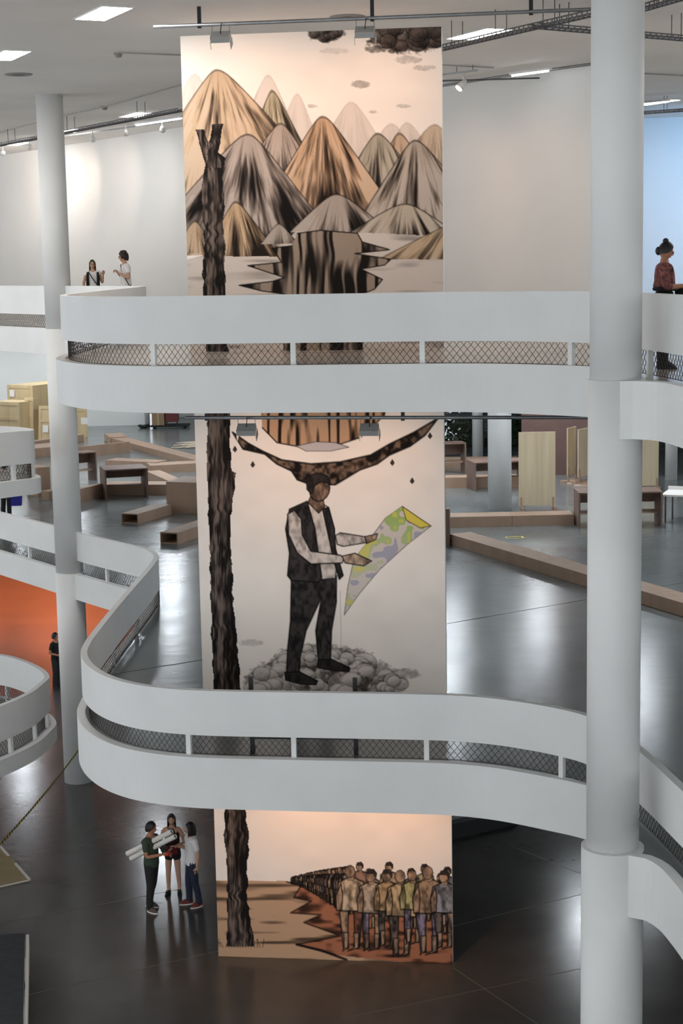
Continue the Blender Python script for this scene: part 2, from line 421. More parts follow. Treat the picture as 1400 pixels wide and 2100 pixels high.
# ================================================================== MURAL (a generic charcoal landscape; drawn per vertex on the board faces)
def px_of(p):
    c = RC.T @ (np.array(p, float) - [0, 0, EYE]); return np.array([700 + FPX * c[0] / -c[2], 1050 - FPX * c[1] / -c[2]])
class Canvas:
    def __init__(s, X, Y, base):
        s.X, s.Y = X, Y; s.im = np.ones(X.shape + (3,)) * np.array(base) / 255.; s.seed = 1
    def noise(s, ax, ay, seed=None):
        s.seed += 1; r = np.random.default_rng(s.seed if seed is None else seed)
        n = 64; g = r.random((n, n)); i0 = np.floor(ax).astype(int); j0 = np.floor(ay).astype(int); u = ax - i0; v = ay - j0
        u = u * u * (3 - 2 * u); v = v * v * (3 - 2 * v); f = lambda i, j: g[i % n, j % n]
        return (f(i0, j0) * (1 - u) + f(i0 + 1, j0) * u) * (1 - v) + (f(i0, j0 + 1) * (1 - u) + f(i0 + 1, j0 + 1) * u) * v
    def blend(s, m, col):
        m = np.clip(m, 0, 1)[..., None]; c = np.array(col) / 255. if not isinstance(col, np.ndarray) or col.ndim == 1 else col
        s.im = s.im * (1 - m) + c * m
    def dark(s, m): s.im = s.im * (1 - np.clip(m, 0, 1)[..., None] * np.array([.93, .95, .96]))
    def sub(s, pts, pad):
        p = np.array(pts, float); y0, y1 = p[:, 1].min() - pad, p[:, 1].max() + pad; x0, x1 = p[:, 0].min() - pad, p[:, 0].max() + pad
        yy = s.Y[:, s.Y.shape[1] // 2]; rows = np.where((yy >= y0 - 12) & (yy <= y1 + 12))[0]; xx = s.X[s.X.shape[0] // 2]
        cols = np.where((xx >= x0 - 25) & (xx <= x1 + 25))[0]
        if len(rows) == 0 or len(cols) == 0: return None
        return slice(rows[0], rows[-1] + 1), slice(cols[0], cols[-1] + 1)
    def poly(s, pts):
        m = np.zeros(s.X.shape); b = s.sub(pts, 2)
        if b is None: return m
        X, Y = s.X[b], s.Y[b]; k = np.zeros(X.shape, bool); n = len(pts)
        for i in range(n):
            x1, y1 = pts[i]; x2, y2 = pts[(i + 1) % n]
            if y1 == y2: continue
            k ^= ((Y < y1) != (Y < y2)) & (X < (x2 - x1) * (Y - y1) / (y2 - y1) + x1)
        m[b] = k; return m
    def dist(s, pts, pad):
        d = np.full(s.X.shape, 1e3); b = s.sub(pts, pad)
        if b is None: return d
        X, Y = s.X[b], s.Y[b]; q = np.full(X.shape, 1e3)
        for (x1, y1), (x2, y2) in zip(pts[:-1], pts[1:]):
            L = (x2 - x1) ** 2 + (y2 - y1) ** 2 + 1e-9; t = np.clip(((X - x1) * (x2 - x1) + (Y - y1) * (y2 - y1)) / L, 0, 1)
            q = np.minimum(q, np.hypot(X - x1 - t * (x2 - x1), Y - y1 - t * (y2 - y1)))
        d[b] = q; return d
    def line(s, pts, wd=2., a=.85):
        b = s.sub(pts, wd * 3 + 3)
        if b is not None: s.im[b] *= 1 - (a * np.clip(1.2 - s.dist(pts, wd * 3 + 3)[b] / wd, 0, 1))[..., None] * .94
    def shape(s, pts, col, edge=1.6, ea=.8, shade=0., rough=.12):
        m = s.poly(pts); b = s.sub(pts, 2)
        if b is None: return m
        s.im[b] = s.im[b] * (1 - m[b][..., None]) + np.array(col) / 255. * m[b][..., None]
        if shade:
            b = s.sub(pts, 2)
            if b is not None:
                n = s.noise(s.X[b] / 9, s.Y[b] / 16) * .6 + s.noise(s.X[b] / 4, s.Y[b] / 7) * .4
                s.im[b] *= 1 - (m[b] * np.clip((n - .35) * 2.2, 0, 1) * shade)[..., None] * .94
        if edge: s.line(list(pts) + [pts[0]], edge, ea)
        return m
    def hill(s, ax, ay, wl, wr, base, light, dk=.75, rnd=26, alpha=1., kk=9):
        """rounded cone: wl / wr = horizontal run per 100 px of drop on either side"""
        dx = s.X - ax; sl = np.where(dx < 0, 100. / wl, 100. / wr)
        top = ay + np.sqrt((dx * sl) ** 2 + rnd ** 2) - rnd
        ins = s.Y - top; m = ((ins > 0) & (s.Y < base)).astype(float)
        th = np.arctan2(dx, s.Y - ay + 30); r = np.hypot(dx, s.Y - ay)
        n = s.noise(th * kk + 20, r / 90 + 3) * .5 + s.noise(th * kk * 2.7 + 20, r / 60 + 9) * .3 + s.noise(th * kk * 6 + 40, r / 25) * .2
        rel = np.clip((s.Y - ay) / max(1, base - ay), 0, 1); side = np.clip(dx / (wr * (base - ay) / 100. + 1e-3), -1, 1)
        d = np.clip((n - .50) * 3.2 + .42 * rel ** 1.5 + .34 * side * (rel ** .5), 0, 1) * np.clip(r / 50, .1, 1)
        s.blend(m * alpha, light); s.dark(m * d * dk * alpha)
        s.blend(m * alpha * np.clip((n < .40) * .35, 0, 1) * np.clip(r / 80, 0, 1), np.array(light) * .5 + 118)
        s.dark(.62 * dk * alpha * (s.Y < base) * np.clip(1 - abs(ins) / (2.2 * np.sqrt(1 + sl ** 2) ** .8), 0, 1))
    def trunk(s, L, R, tint=(112, 100, 92)):
        """L / R: left and right outlines, top to bottom"""
        y = s.Y; n = s.noise(s.Y / 14, s.X * 0 + 2) - .5
        xl = np.interp(y, [p[1] for p in L], [p[0] for p in L]) + n * 5; xr = np.interp(y, [p[1] for p in R], [p[0] for p in R]) + (s.noise(s.Y / 12, s.X * 0 + 7) - .5) * 5
        m = ((s.X > xl) & (s.X < xr) & (y > min(L[0][1], R[0][1])) & (y < max(L[-1][1], R[-1][1]))).astype(float)
        u = (s.X - xl) / np.maximum(1, xr - xl)
        b = s.noise(s.X / 5 + n * 2, s.Y / 40) * .45 + s.noise(s.X / 2.2, s.Y / 22) * .35 + s.noise(s.X / 11, s.Y / 18) * .2
        s.blend(m, tint); s.dark(m * np.clip((b - .42) * 2.4 + .62 * np.clip((u - .45) * 2, 0, 1) + .5 * np.clip(.25 - u, 0, .25) * 4 + .12, 0, .93))
    def cloud(s, x, y, wd, h, dk=.8, fill=(150, 138, 128), fa=.5, n=9):
        r = np.random.default_rng(int(x + y)); e = ((s.X - x) / (wd * .62)) ** 2 + ((s.Y - y) / (h * .8)) ** 2
        nz = s.noise(s.X / 9, s.Y / 7) * .6 + s.noise(s.X / 4, s.Y / 4) * .4; m = np.clip((1.15 - e) * 2 + (nz - .5) * 2.2, 0, 1)
        s.dark(m * dk * (.25 + .6 * nz))
        if n > 6:
            for i in range(n):
                a = r.random() * 2 * math.pi; rr = h * (.30 + .25 * r.random())
                cx = x + math.cos(a) * wd * .5 * r.random() ** .5; cy = y + math.sin(a) * h * .5 * r.random() ** .5
                d = np.hypot((s.X - cx), (s.Y - cy) * 1.2) - rr + (nz - .5) * 3
                s.blend((d < 0) * fa * .75, fill); s.dark(np.clip(1 - abs(d) / 2.4, 0, 1) * dk * .45); s.dark((d < 0) * np.clip((s.Y - cy) / rr * .7 + .25 * (s.X - cx) / rr + .2, 0, 1) * dk * .75 * (.5 + nz))
    def figure(s, x, yf, h, shirt, trous, r, bare=True):
        """a small standing person: feet at (x, yf)"""
        k = h / 100.; P = lambda pts: [(x + a * k, yf - b * k) for a, b in pts]
        sw = r.uniform(.85, 1.15); skin = (176, 148, 122)
        for sx in (-1, 1): s.shape(P([(sx * 3, 50), (sx * 13 * sw, 48), (sx * 11, 22), (sx * 9, 3), (sx * 3, 3), (sx * 4, 22)]), trous if r.random() < .8 else skin, .9 + k * .5, .8, .7)
        for sx in (-1, 1): s.shape(P([(sx * 3, 22), (sx * 9, 22), (sx * 8, 4), (sx * 3 - 7, 0), (sx * 4, 5)]), skin, .8 + k * .4, .8, .5)
        s.shape(P([(-14 * sw, 48), (15 * sw, 47), (16 * sw, 66), (14, 82), (5, 86), (-6, 86), (-15, 81), (-16 * sw, 64)]), shirt, 1 + k * .5, .85, .55)
        s.shape(P([(-12, 80), (-18, 66), (-17, 48), (-11, 49), (-10, 66)]), shirt if r.random() < .5 else skin, .9 + k * .4, .8, .5)
        s.shape(P([(-4, 84), (3, 84), (3, 90), (-4, 90)]), skin, .6, .5, .4); t = [(6 * math.cos(a) - 1.5, 94 + 7.6 * math.sin(a)) for a in np.linspace(0, 6.2, 10)]
        s.shape(P(t), skin, .7 + k * .3, .7, .45)
        if r.random() < .75: s.shape(P([(-7, 97), (-5, 102), (2, 103), (6, 98), (5.5, 91), (2, 97)]), (60, 50, 45), .8, .8, .4)

def draw_upper(c):
    c.dark(.03 * c.noise(c.X / 40, c.Y / 30))
    for a in ((552, 152, 42, 42, 300), (612, 190, 38, 36, 320), (722, 206, 55, 60, 330), (804, 250, 60, 60, 340), (835, 248, 50, 60, 330), (400, 150, 50, 50, 300)):
        c.hill(*a, (196, 184, 174), .18, alpha=.55)
    c.hill(892, 252, 70, 60, 400, (190, 168, 142), .4, alpha=.8)
    for x, y, wd, h, dk in ((830, 74, 120, 44, 1.), (880, 68, 60, 40, 1.), (672, 68, 60, 22, .9), (772, 100, 36, 10, .8), (742, 170, 30, 10, .5), (835, 121, 46, 10, .3), (870, 137, 40, 7, .3), (690, 103, 50, 8, .15), (828, 214, 24, 5, .3), (768, 226, 16, 4, .3), (644, 214, 16, 5, .3)):
        c.cloud(x, y, wd, h, dk, (104, 92, 84) if dk >= .9 else (188, 176, 166), .75 if dk >= .9 else .3, 12 if dk >= .9 else 5)
    c.hill(560, 184, 38, 52, 330, (180, 170, 142), .85, 16)
    c.hill(446, 142, 66, 92, 520, (192, 168, 140), .85)
    c.hill(578, 250, 66, 62, 420, (168, 154, 142), .85, 20)
    c.hill(820, 270, 50, 60, 400, (182, 160, 136), .8, 18)
    c.hill(776, 270, 58, 74, 420, (164, 158, 142), .9, 20)
    c.hill(664, 236, 58, 68, 474, (190, 160, 130), .95)
    c.hill(852, 284, 62, 78, 470, (170, 160, 148), .95, 22)
    c.hill(510, 272, 88, 76, 500, (162, 150, 140), 1.0)
    c.hill(692, 394, 100, 116, 472, (160, 150, 140), 1.0, 20)
    c.hill(832, 414, 150, 136, 480, (178, 168, 152), .95, 18)
    g = c.poly([(375, 530), (450, 512), (560, 512), (610, 470), (780, 474), (860, 478), (920, 480), (920, 760), (375, 760)])
    c.blend(g, (206, 198, 190)); c.dark(g * np.clip(c.noise(c.X / 60, c.Y / 9) - .55, 0, 1) * .7)
    c.hill(940, 452, 190, 100, 528, (188, 166, 138), .7, 10)
    c.hill(400, 450, 60, 60, 515, (182, 158, 130), .7, 14); c.hill(484, 410, 52, 72, 522, (186, 160, 128), .9, 16); c.hill(574, 455, 74, 80, 496, (166, 156, 146), .7, 10)
    ch = [(612, 474), (660, 468), (735, 474), (745, 492), (800, 508), (730, 516), (803, 528), (790, 540), (742, 548), (786, 570), (770, 590), (745, 600), (745, 760), (585, 760), (585, 600), (540, 594), (492, 582), (560, 574), (586, 566), (510, 541), (580, 534), (560, 505), (600, 500)]
    m = c.poly(ch); st = c.noise(c.X / 6 + (c.noise(c.X / 50, c.Y / 40) - .5) * 1.2, c.Y / 120)
    c.blend(m, (150, 136, 122)); c.dark(m * np.clip((st - .38) * 3.2 + (c.noise(c.X / 22, c.Y / 60) - .42) * 1.5, 0, .95)); c.line(ch, 1.6, .9)
    c.trunk([(400, 262), (412, 300), (420, 330), (415, 380), (418, 440), (420, 500), (416, 560), (420, 620), (424, 730)], [(418, 262), (432, 296), (466, 320), (456, 350), (460, 420), (462, 500), (464, 560), (462, 620), (470, 730)])
    c.trunk([(438, 250), (430, 280), (424, 310), (424, 340)], [(458, 250), (452, 280), (448, 310), (462, 340)])
def draw_middle(c):
    c.dark(.03 * c.noise(c.X / 40, c.Y / 30))
    # rock shelf across the top with a brown cliff above it
    sh = [(470, 780), (905, 780), (898, 868), (850, 905), (800, 930), (740, 944), (680, 952), (610, 944), (560, 930), (500, 900), (470, 870)]
    cl = [(530, 780), (800, 780), (790, 850), (740, 895), (700, 908), (620, 914), (570, 905), (540, 875)]
    m = c.poly(cl); st = c.noise(c.X / 6, c.Y / 60); c.blend(m, (190, 156, 124)); c.dark(m * np.clip((st - .45) * 3, 0, .95)); c.line(cl, 1.8, .8)
    c.shape([(610, 912), (650, 903), (690, 905), (718, 914), (680, 922), (630, 922)], (190, 186, 188), 1.2, .5)
    lo = [(478, 884), (500, 918), (545, 928), (570, 948), (600, 962), (612, 980), (640, 990), (690, 990), (720, 972), (740, 960), (775, 948), (800, 930), (842, 912), (872, 890), (898, 856), (850, 884), (800, 908), (762, 930), (700, 944), (640, 948), (580, 940), (540, 922), (510, 906)]
    m = c.poly(lo); b = c.noise(c.X / 12, c.Y / 12) * .6 + c.noise(c.X / 5, c.Y / 6) * .4; c.blend(m, (120, 100, 84)); c.dark(m * np.clip((b - .3) * 2.4, 0, .95)); c.line(lo + [lo[0]], 2.2, .9)
    for x, y in ((520, 950), (483, 919), (806, 946), (846, 983), (882, 892)): c.shape([(x - 4, y), (x, y - 7), (x + 4, y), (x, y + 5)], (60, 50, 44), 1, .8)
    c.trunk([(424, 780), (426, 900), (426, 1000), (428, 1060), (430, 1150), (432, 1240), (436, 1330), (440, 1440)], [(472, 780), (474, 900), (474, 962), (484, 966), (482, 990), (474, 1060), (476, 1150), (480, 1250), (490, 1330), (494, 1440)])
    # cloud heap at the bottom
    for x, y, wd, h in ((560, 1388, 70, 44), (600, 1370, 70, 50), (650, 1395, 120, 60), (720, 1375, 90, 60), (770, 1390, 80, 44), (540, 1400, 60, 40), (700, 1408, 120, 40), (800, 1404, 60, 30), (640, 1345, 60, 36), (690, 1350, 60, 36)):
        c.cloud(x, y, wd, h, .6, (206, 200, 194), 1.1, 8)
    c.cloud(515, 1316, 40, 10, .25, (170, 164, 158), .4, 5); c.cloud(836, 1380, 40, 14, .45, (150, 144, 140), .4, 5)
    # standing man with an ordinary head, dark waistcoat and trousers, holding a pale paper
    bk = (58, 54, 54)
    c.shape([(600, 1180), (692, 1176), (692, 1230), (682, 1290), (680, 1350), (655, 1352), (650, 1290), (662, 1220), (630, 1290), (618, 1345), (616, 1378), (590, 1378), (592, 1330), (598, 1270)], bk, 2, .9, .75)
    c.shape([(586, 1378), (616, 1376), (654, 1396), (650, 1404), (618, 1402), (588, 1394)], (44, 40, 40), 1.6, .9, .6)
    c.shape([(654, 1352), (682, 1350), (720, 1368), (718, 1376), (690, 1374), (654, 1368)], (44, 40, 40), 1.6, .9, .6)
    c.shape([(632, 1030), (650, 1022), (676, 1036), (688, 1080), (692, 1160), (690, 1182), (660, 1184)], (214, 206, 198), 1.6, .8, .35)
    c.shape([(690, 1094), (700, 1088), (750, 1096), (754, 1108), (706, 1116), (694, 1112)], (206, 198, 190), 1.6, .8, .4)
    c.shape([(596, 1040), (632, 1024), (648, 1080), (662, 1180), (656, 1190), (600, 1186), (592, 1176), (596, 1130), (588, 1080)], bk, 2, .9, .7)
    c.shape([(664, 1040), (676, 1036), (688, 1080), (690, 1120), (706, 1176), (698, 1184), (688, 1150)], bk, 1.8, .9, .6)
    c.shape([(592, 1050), (606, 1042), (620, 1060), (622, 1092), (640, 1126), (700, 1134), (708, 1140), (704, 1150), (640, 1152), (612, 1130), (594, 1092)], (212, 204, 196), 1.8, .85, .4)
    c.shape([(634, 1026), (640, 1012), (664, 1012), (668, 1036), (656, 1048)], (132, 108, 90), 1.4, .8, .5)
    h = [(655 + 21 * math.cos(a) * (1 + .12 * math.cos(a)), 997 + 27 * math.sin(a)) for a in np.linspace(0, 6.2, 18)]
    c.shape(h, (140, 114, 96), 1.8, .85, .6)
    c.shape([(632, 1000), (630, 976), (650, 966), (674, 972), (680, 988), (662, 984), (648, 992), (642, 1010)], (50, 44, 42), 1.4, .8, .5)
    pp = [(826, 1034), (884, 1074), (836, 1112), (780, 1164), (740, 1212), (708, 1258), (716, 1196), (728, 1142), (752, 1112), (792, 1058)]
    m = c.shape(pp, (204, 198, 190), 1.2, .5)
    n = c.noise(c.X / 14, c.Y / 14, 5); up = np.clip((1150 - c.Y) / 90, 0, 1)
    c.blend(m * (n > .55) * (.25 + .5 * up), (136, 178, 84)); c.blend(m * (n < .25) * .55, (132, 140, 172)); c.blend(m * (n > .8) * .6, (214, 204, 90))
    c.shape([(826, 1034), (884, 1074), (862, 1078), (834, 1062)], (214, 200, 84), 1.2, .6)
    c.shape([(704, 1136), (730, 1130), (764, 1146), (748, 1156), (710, 1150)], (190, 166, 144), 1.6, .85, .5); c.shape([(750, 1096), (776, 1090), (772, 1102), (754, 1110)], (186, 160, 138), 1.4, .85, .4)
    c.line([(700, 1208), (702, 1300), (700, 1345)], 1, .2)
def draw_ground(c):
    c.dark(.03 * c.noise(c.X / 40, c.Y / 30))
    g = c.poly([(420, 1803), (580, 1804), (620, 1806), (940, 1812), (940, 2000), (420, 2000)])
    c.blend(g, (190, 158, 128)); c.dark(g * np.clip((c.noise(c.X / 70, c.Y / 7) - .5) * 1.6, 0, .6))
    rd = [(590, 1806), (620, 1812), (604, 1838), (640, 1846), (598, 1870), (660, 1874), (625, 1890), (700, 1918), (610, 1936), (690, 1958), (940, 1985), (940, 1812)]
    m = c.poly(rd); c.blend(m, (164, 108, 80)); c.dark(m * np.clip((c.noise(c.X / 26, c.Y / 8) - .45) * 1.8, 0, .7)); c.line(rd[:-2], 2.2, .7)
    c.line([(610, 1936), (660, 1948), (712, 1968)], 3.2, .9)
    c.shape([(440, 1962), (560, 1964), (720, 1970), (940, 1978), (940, 2010), (440, 2010)], (164, 138, 112), 0)
    c.trunk([(460, 1440), (462, 1660), (460, 1725), (466, 1760), (466, 1880), (466, 1932), (466, 1940)], [(502, 1440), (506, 1660), (510, 1720), (508, 1830), (514, 1890), (522, 1920), (524, 1940)])
    for x in np.linspace(440, 540, 18): c.line([(x, 1942), (x + rng.uniform(-6, 6), 1928 + rng.uniform(-6, 6))], 1, .6)
    r = np.random.default_rng(11); row = []
    for i in range(70):
        t = i / 69.; row.append((602 + 118 * t ** 1.1 + r.uniform(-3, 3), 1810 + 64 * t ** 1.4, 14 + 84 * t ** 1.2))
    tints = [(176, 164, 150), (150, 126, 106), (150, 110, 90), (132, 124, 130), (184, 166, 140), (112, 100, 94), (170, 148, 116), (144, 130, 100), (136, 112, 118)]
    for x, y, h in row: c.figure(x, y, h, tints[r.integers(9)], tints[r.integers(9)], r)
    big = [(760, 1905, 125), (800, 1890, 122), (845, 1905, 124), (905, 1915, 124), (872, 1890, 118), (740, 1880, 112), (918, 1900, 122), (722, 1950, 176), (764, 1950, 166), (796, 1942, 158), (824, 1962, 178), (848, 1936, 152), (880, 1958, 182), (912, 1946, 160)]
    bt = [(186, 166, 146), (180, 160, 130), (160, 140, 140), (150, 144, 144), (176, 164, 128), (156, 122, 104), (148, 146, 152), (206, 186, 156), (190, 172, 150), (182, 154, 116), (198, 172, 134), (180, 172, 122), (170, 142, 114), (150, 150, 156)]
    for (x, y, h), t in zip(big, bt): c.figure(x, y, h, t, [(110, 98, 92), (140, 130, 150), (128, 112, 100), (120, 84, 66)][r.integers(4)], r)

MURAL = [('upper', (-2.60, 29.2), (1.815, 28.6), F3, EYE + 3.84, (243, 238, 230), draw_upper, 'tall white mural board on the upper floor, charcoal hills and bare trunk'),
         ('middle', (-2.515, 28.65), (1.765, 28.05), F2, F2C, (243, 238, 230), draw_middle, 'mural board on the middle floor, man in dark waistcoat holding a pale sheet'),
         ('ground', (-2.45, 29.4), (1.89, 28.87), G0, F2 - .55, (243, 238, 230), draw_ground, 'mural board on the ground floor, crowd standing on orange earth')]
BOARD = mat('board_white', rgb(228, 226, 222), .75)
DRAW = bpy.data.materials.new('charcoal_drawing'); DRAW.use_nodes = True
_n = DRAW.node_tree; _a = _n.nodes.new('ShaderNodeVertexColor'); _a.layer_name = 'drawing'
_n.links.new(_a.outputs[0], _n.nodes['Principled BSDF'].inputs['Base Color']); _n.nodes['Principled BSDF'].inputs['Roughness'].default_value = .8
_n.nodes['Principled BSDF'].inputs['Specular IOR Level'].default_value = .2
def mural(nm, a, b, z0, z1, base, fn, label, step=1.45):
    d = Vector((b[0] - a[0], b[1] - a[1], 0)); n = Vector((-d.y, d.x, 0)).normalized()
    root = empty('mural_board', (a[0] + d.x / 2, a[1] + d.y / 2, z0), label, 'mural', 'mural boards')
    mb = MB(); mb.obox((a[0], a[1], z0), d, n * .18, (0, 0, z1 - z0)); mb.build('board', BOARD, root)
    cs = [px_of((*p, z)) for z in (z1, z0) for p in (a, b)]
    nx = int(np.linalg.norm(cs[1] - cs[0]) / step); ny = int(np.linalg.norm(cs[2] - cs[0]) / step)
    u, v = np.meshgrid(np.linspace(0, 1, nx), np.linspace(0, 1, ny))
    bl = lambda k: (cs[0][k] * (1 - u) + cs[1][k] * u) * (1 - v) + (cs[2][k] * (1 - u) + cs[3][k] * u) * v
    cv = Canvas(bl(0), bl(1), base); fn(cv)
    im = np.clip(cv.im, .03, 1); im = np.where(im <= .04045, im / 12.92, ((im + .055) / 1.055) ** 2.4)
    off = -n * .006
    co = np.stack([a[0] + d.x * u + off.x, a[1] + d.y * u + off.y, z1 + (z0 - z1) * v], -1).reshape(-1, 3)
    idx = np.arange(nx * ny).reshape(ny, nx)
    q = np.stack([idx[:-1, :-1], idx[1:, :-1], idx[1:, 1:], idx[:-1, 1:]], -1).reshape(-1, 4)
    me = bpy.data.meshes.new('drawing'); me.vertices.add(len(co)); me.vertices.foreach_set('co', co.ravel())
    me.loops.add(q.size); me.loops.foreach_set('vertex_index', q.ravel()); me.polygons.add(len(q))
    me.polygons.foreach_set('loop_start', np.arange(0, q.size, 4)); me.update(calc_edges=True)
    ca = me.color_attributes.new('drawing', 'FLOAT_COLOR', 'POINT')
    ca.data.foreach_set('color', np.concatenate([im.reshape(-1, 3), np.ones((nx * ny, 1))], 1).ravel().astype(np.float32))
    me.materials.append(DRAW)
    o = bpy.data.objects.new('drawing', me); C.objects.link(o); o.parent = root; o.matrix_parent_inverse = parent_inv(root)
    return root
for args in MURAL: mural(*args)

# floodlights on bars in front of the boards
WARM = (1.0, .50, .25)
HOUSE = mat('flood_housing', rgb(176, 176, 174), .45, .05, 8, metal=.3)
FLOODGLASS = emat('flood_glass_glow', (1, .82, .62, 1), 9)
def flood(label, p, watts, drop=.36):
    root = empty('floodlight', p, label, 'floodlight', 'floodlights on the mural')
    r = Vector((.991, -.135, 0)); f = Vector((.135, .991, 0)); u = Vector((0, 0, 1)); p = Vector(p)
    # tilted housing: opens towards the board
    dn = (f * .55 - u * .83).normalized(); bk = r.cross(dn)
    mb = MB(); q = p - r * .15 - bk * .10
    mb.obox(q, r * .30, bk * .20, -dn * .10); mb.build('housing', HOUSE, root)
    mb = MB(); mb.obox(p - r * .13 - bk * .08 + dn * .002, r * .26, bk * .16, dn * .004); mb.build('lamp_glass', FLOODGLASS, root)
    for s_ in (-1, 1):
        mb = MB(); mb.obox(p + r * .155 * s_ - bk * .09, bk * .18, dn * .12, r * .008 * s_); mb.build('barn_door', HOUSE, root)
    for s_ in (-1, 1): mb = MB(); mb.tube([p + r * .14 * s_, p + r * .14 * s_ + u * drop], .005, 6); mb.build('bracket', STEEL, root)
    mb = MB(); mb.tube([p - dn * .08, p - dn * .08 + u * .18 + r * .02, p + u * (drop - .02) + r * .08, p + u * drop + r * .18], .008, 6); mb.build('cable', BLACK, root)
    spot('flood_lamp', p + dn * .03, p + dn * .03 + f * 1.55 - u * 1.5, watts, WARM, 140, .8, .10).parent = None
def lampbar(label, a, b, drops, z):
    root = empty('lamp_bar', (a + b) / 2, label, 'lamp bar', 'lamp bars')
    mb = MB(); mb.tube([a, b], .03, 10); mb.build('pipe', STEEL, root)
    for t in drops:
        p = a + (b - a) * t; mb = MB(); mb.obox(p + Vector((-.03, -.02, -.05)), (.06, 0, 0), (0, .04, 0), (0, 0, z - p.z + .05)); mb.build('hanger', BLACK, root)
za = EYE + 3.72
lampbar('steel pipe under the ceiling carrying two floodlights above the hills', at(315, 55, za), at(1290, 16, za), (.1, .47, .8), CZ)
def on_bar(a, b, x, y):
    t = 0.
    for _ in range(30):
        q = a + (b - a) * t; t += (x - px_of(q)[0]) / ((px_of(b) - px_of(a))[0])
    q = a + (b - a) * t; z = aty(x, y, q.y).z; return Vector((q.x, q.y, z)), q.z - z
def hang(label, a, b, x, y, watts):
    p, dr = on_bar(a, b, x, y); flood(label, p, watts, dr)
a_, b_ = at(315, 55, za), at(1290, 16, za)
hang('floodlight over the left hill of the mural', a_, b_, 452, 82, 135); hang('floodlight beside the dark cloud at the mural top', a_, b_, 748, 72, 135)
a_ = aty(380, 856.5, 27.0); b_ = aty(1290, 856, 25.9)
lampbar('steel pipe under the upper slab carrying two floodlights above the standing man', a_, b_, (.05, .5, .95), F2C)
hang('floodlight in front of the drawn cliff, nearer the dark trunk', a_, b_, 505, 886, 62); hang('floodlight in front of the drawn cliff, nearer the right edge', a_, b_, 757, 886, 62)
a_ = Vector((-2.4, 27.5, F2 - .62)); b_ = a_ + Vector((4.4, -.6, 0)); lampbar('steel pipe hidden under the middle slab', a_, b_, (.05, .5, .95), F2 - .55)
for t_, l_ in ((.27, 'left'), (.75, 'right')):
    flood('floodlight hidden under the middle slab, %s of the pair' % l_, a_ + (b_ - a_) * t_ - Vector((0, 0, .33)), 165, .33)
# ================================================================== CEILING EQUIPMENT (upper floor)
def tray(label, a, b, zc, wd=.22, drops=3, name='cable_tray'):
    """open ladder tray hung under a ceiling"""
    root = empty(name, (a + b) / 2, label, 'cable tray')
    d = (b - a).normalized(); s_ = Vector((-d.y, d.x, 0)).normalized(); L = (b - a).length; u = Vector((0, 0, 1))
    for k in (-1, 1):
        for hz in (0, .05):
            mb = MB(); mb.obox(a + s_ * k * wd / 2 + u * hz, d * L, s_ * .012, u * .022); mb.build('rail', STEELD, root)
    mb = MB(); t = .1
    while t < L:
        mb.obox(a + d * t - s_ * wd / 2, s_ * wd, d * .02, u * .012)
        for k in (-1, 1): mb.obox(a + d * t + s_ * k * wd / 2, s_ * .010, d * .02, u * .06)
        t += .13
    tag(mb.build('rungs', STEELD, root), kind='stuff')
    for i in range(drops):
        for k in (-1, 1):
            p = a + d * L * (i + .5) / drops + s_ * k * wd / 2
            mb = MB(); mb.tube([p, Vector((p.x, p.y, zc))], .008, 6); mb.build('rod', STEELD, root)
    return root
zt = CZ - .42
tray('grey cable tray above the spotlights, left of the mural', at(-30, 305, zt), at(372, 228, zt), CZ)
tray('grey cable tray rising from the mural edge to the thick column', at(895, 105, zt), at(1290, 14, zt), CZ, drops=4)
tray('grey cable tray crossing behind the thick column to the right edge', at(1095, 57, zt), at(1440, 86, zt), CZ, drops=3)
tray('short cable tray at the top right corner', at(1300, 26, zt + .1), at(1440, -14, zt + .1), CZ, drops=2)
tray('far cable tray at right under the strip light', at(1290, 236, zt), at(1440, 226, zt), CZ, drops=3)
def rod(name, label, cat, pts, r, mt, group=None):
    mb = MB(); mb.tube(pts, r, 8); return tag(mb.build(name, mt), label, cat, group)
CONDUIT = mat('conduit_grey', rgb(164, 160, 156), .6)
rod('conduit', 'thin conduit slanting across the ceiling left of the hills', 'conduit', [at(-20, 277, CZ - .03), at(120, 240, CZ - .03), at(215, 219, CZ - .03), at(372, 174, CZ - .03)], .014, CONDUIT)
rod('conduit', 'short thin conduit running from the smoke detector to the mural', 'conduit', [at(242, 108, CZ - .03), at(372, 113, CZ - .03)], .014, CONDUIT)
rod('conduit', 'thin conduit on the ceiling near the lone right spotlight', 'conduit', [at(905, 133, CZ - .03), at(1012, 139, CZ - .03)], .014, CONDUIT)
rod('conduit', 'thin conduit at far right beyond the thick column', 'conduit', [at(1300, 150, CZ - .03), at(1420, 156, CZ - .03)], .016, CONDUIT)
def detector(label, x, y):
    p = at(x, y, CZ); root = empty('smoke_detector', p, label, 'smoke detector', 'smoke detectors')
    mb = MB(); mb.lathe((p.x, p.y, CZ - .03), [(.09, 0), (.09, .03)], 20); mb.build('base', CONDUIT, root)
    mb = MB(); mb.lathe((p.x, p.y, CZ - .09), [(.04, 0), (.065, .015), (.07, .06)], 20); mb.build('sensor', mat('detector_plastic', rgb(150, 138, 128), .5), root)
detector('round smoke detector at the end of the short conduit', 242, 108); detector('round smoke detector on the slanting conduit', 214, 218)
def vent(label, x, y):
    p = at(x, y, CZ); root = empty('ceiling_vent', p, label, 'vent', 'round ceiling vents')
    mb = MB(); mb.lathe((p.x, p.y, CZ - .02), [(.27, 0), (.30, .02)], 28); mb.build('plate', mat('vent_grey', rgb(140, 138, 136), .6), root)
    mb = MB(); mb.lathe((p.x, p.y, CZ - .026), [(.13, 0), (.13, .006)], 24); mb.build('hub', STEELD, root)
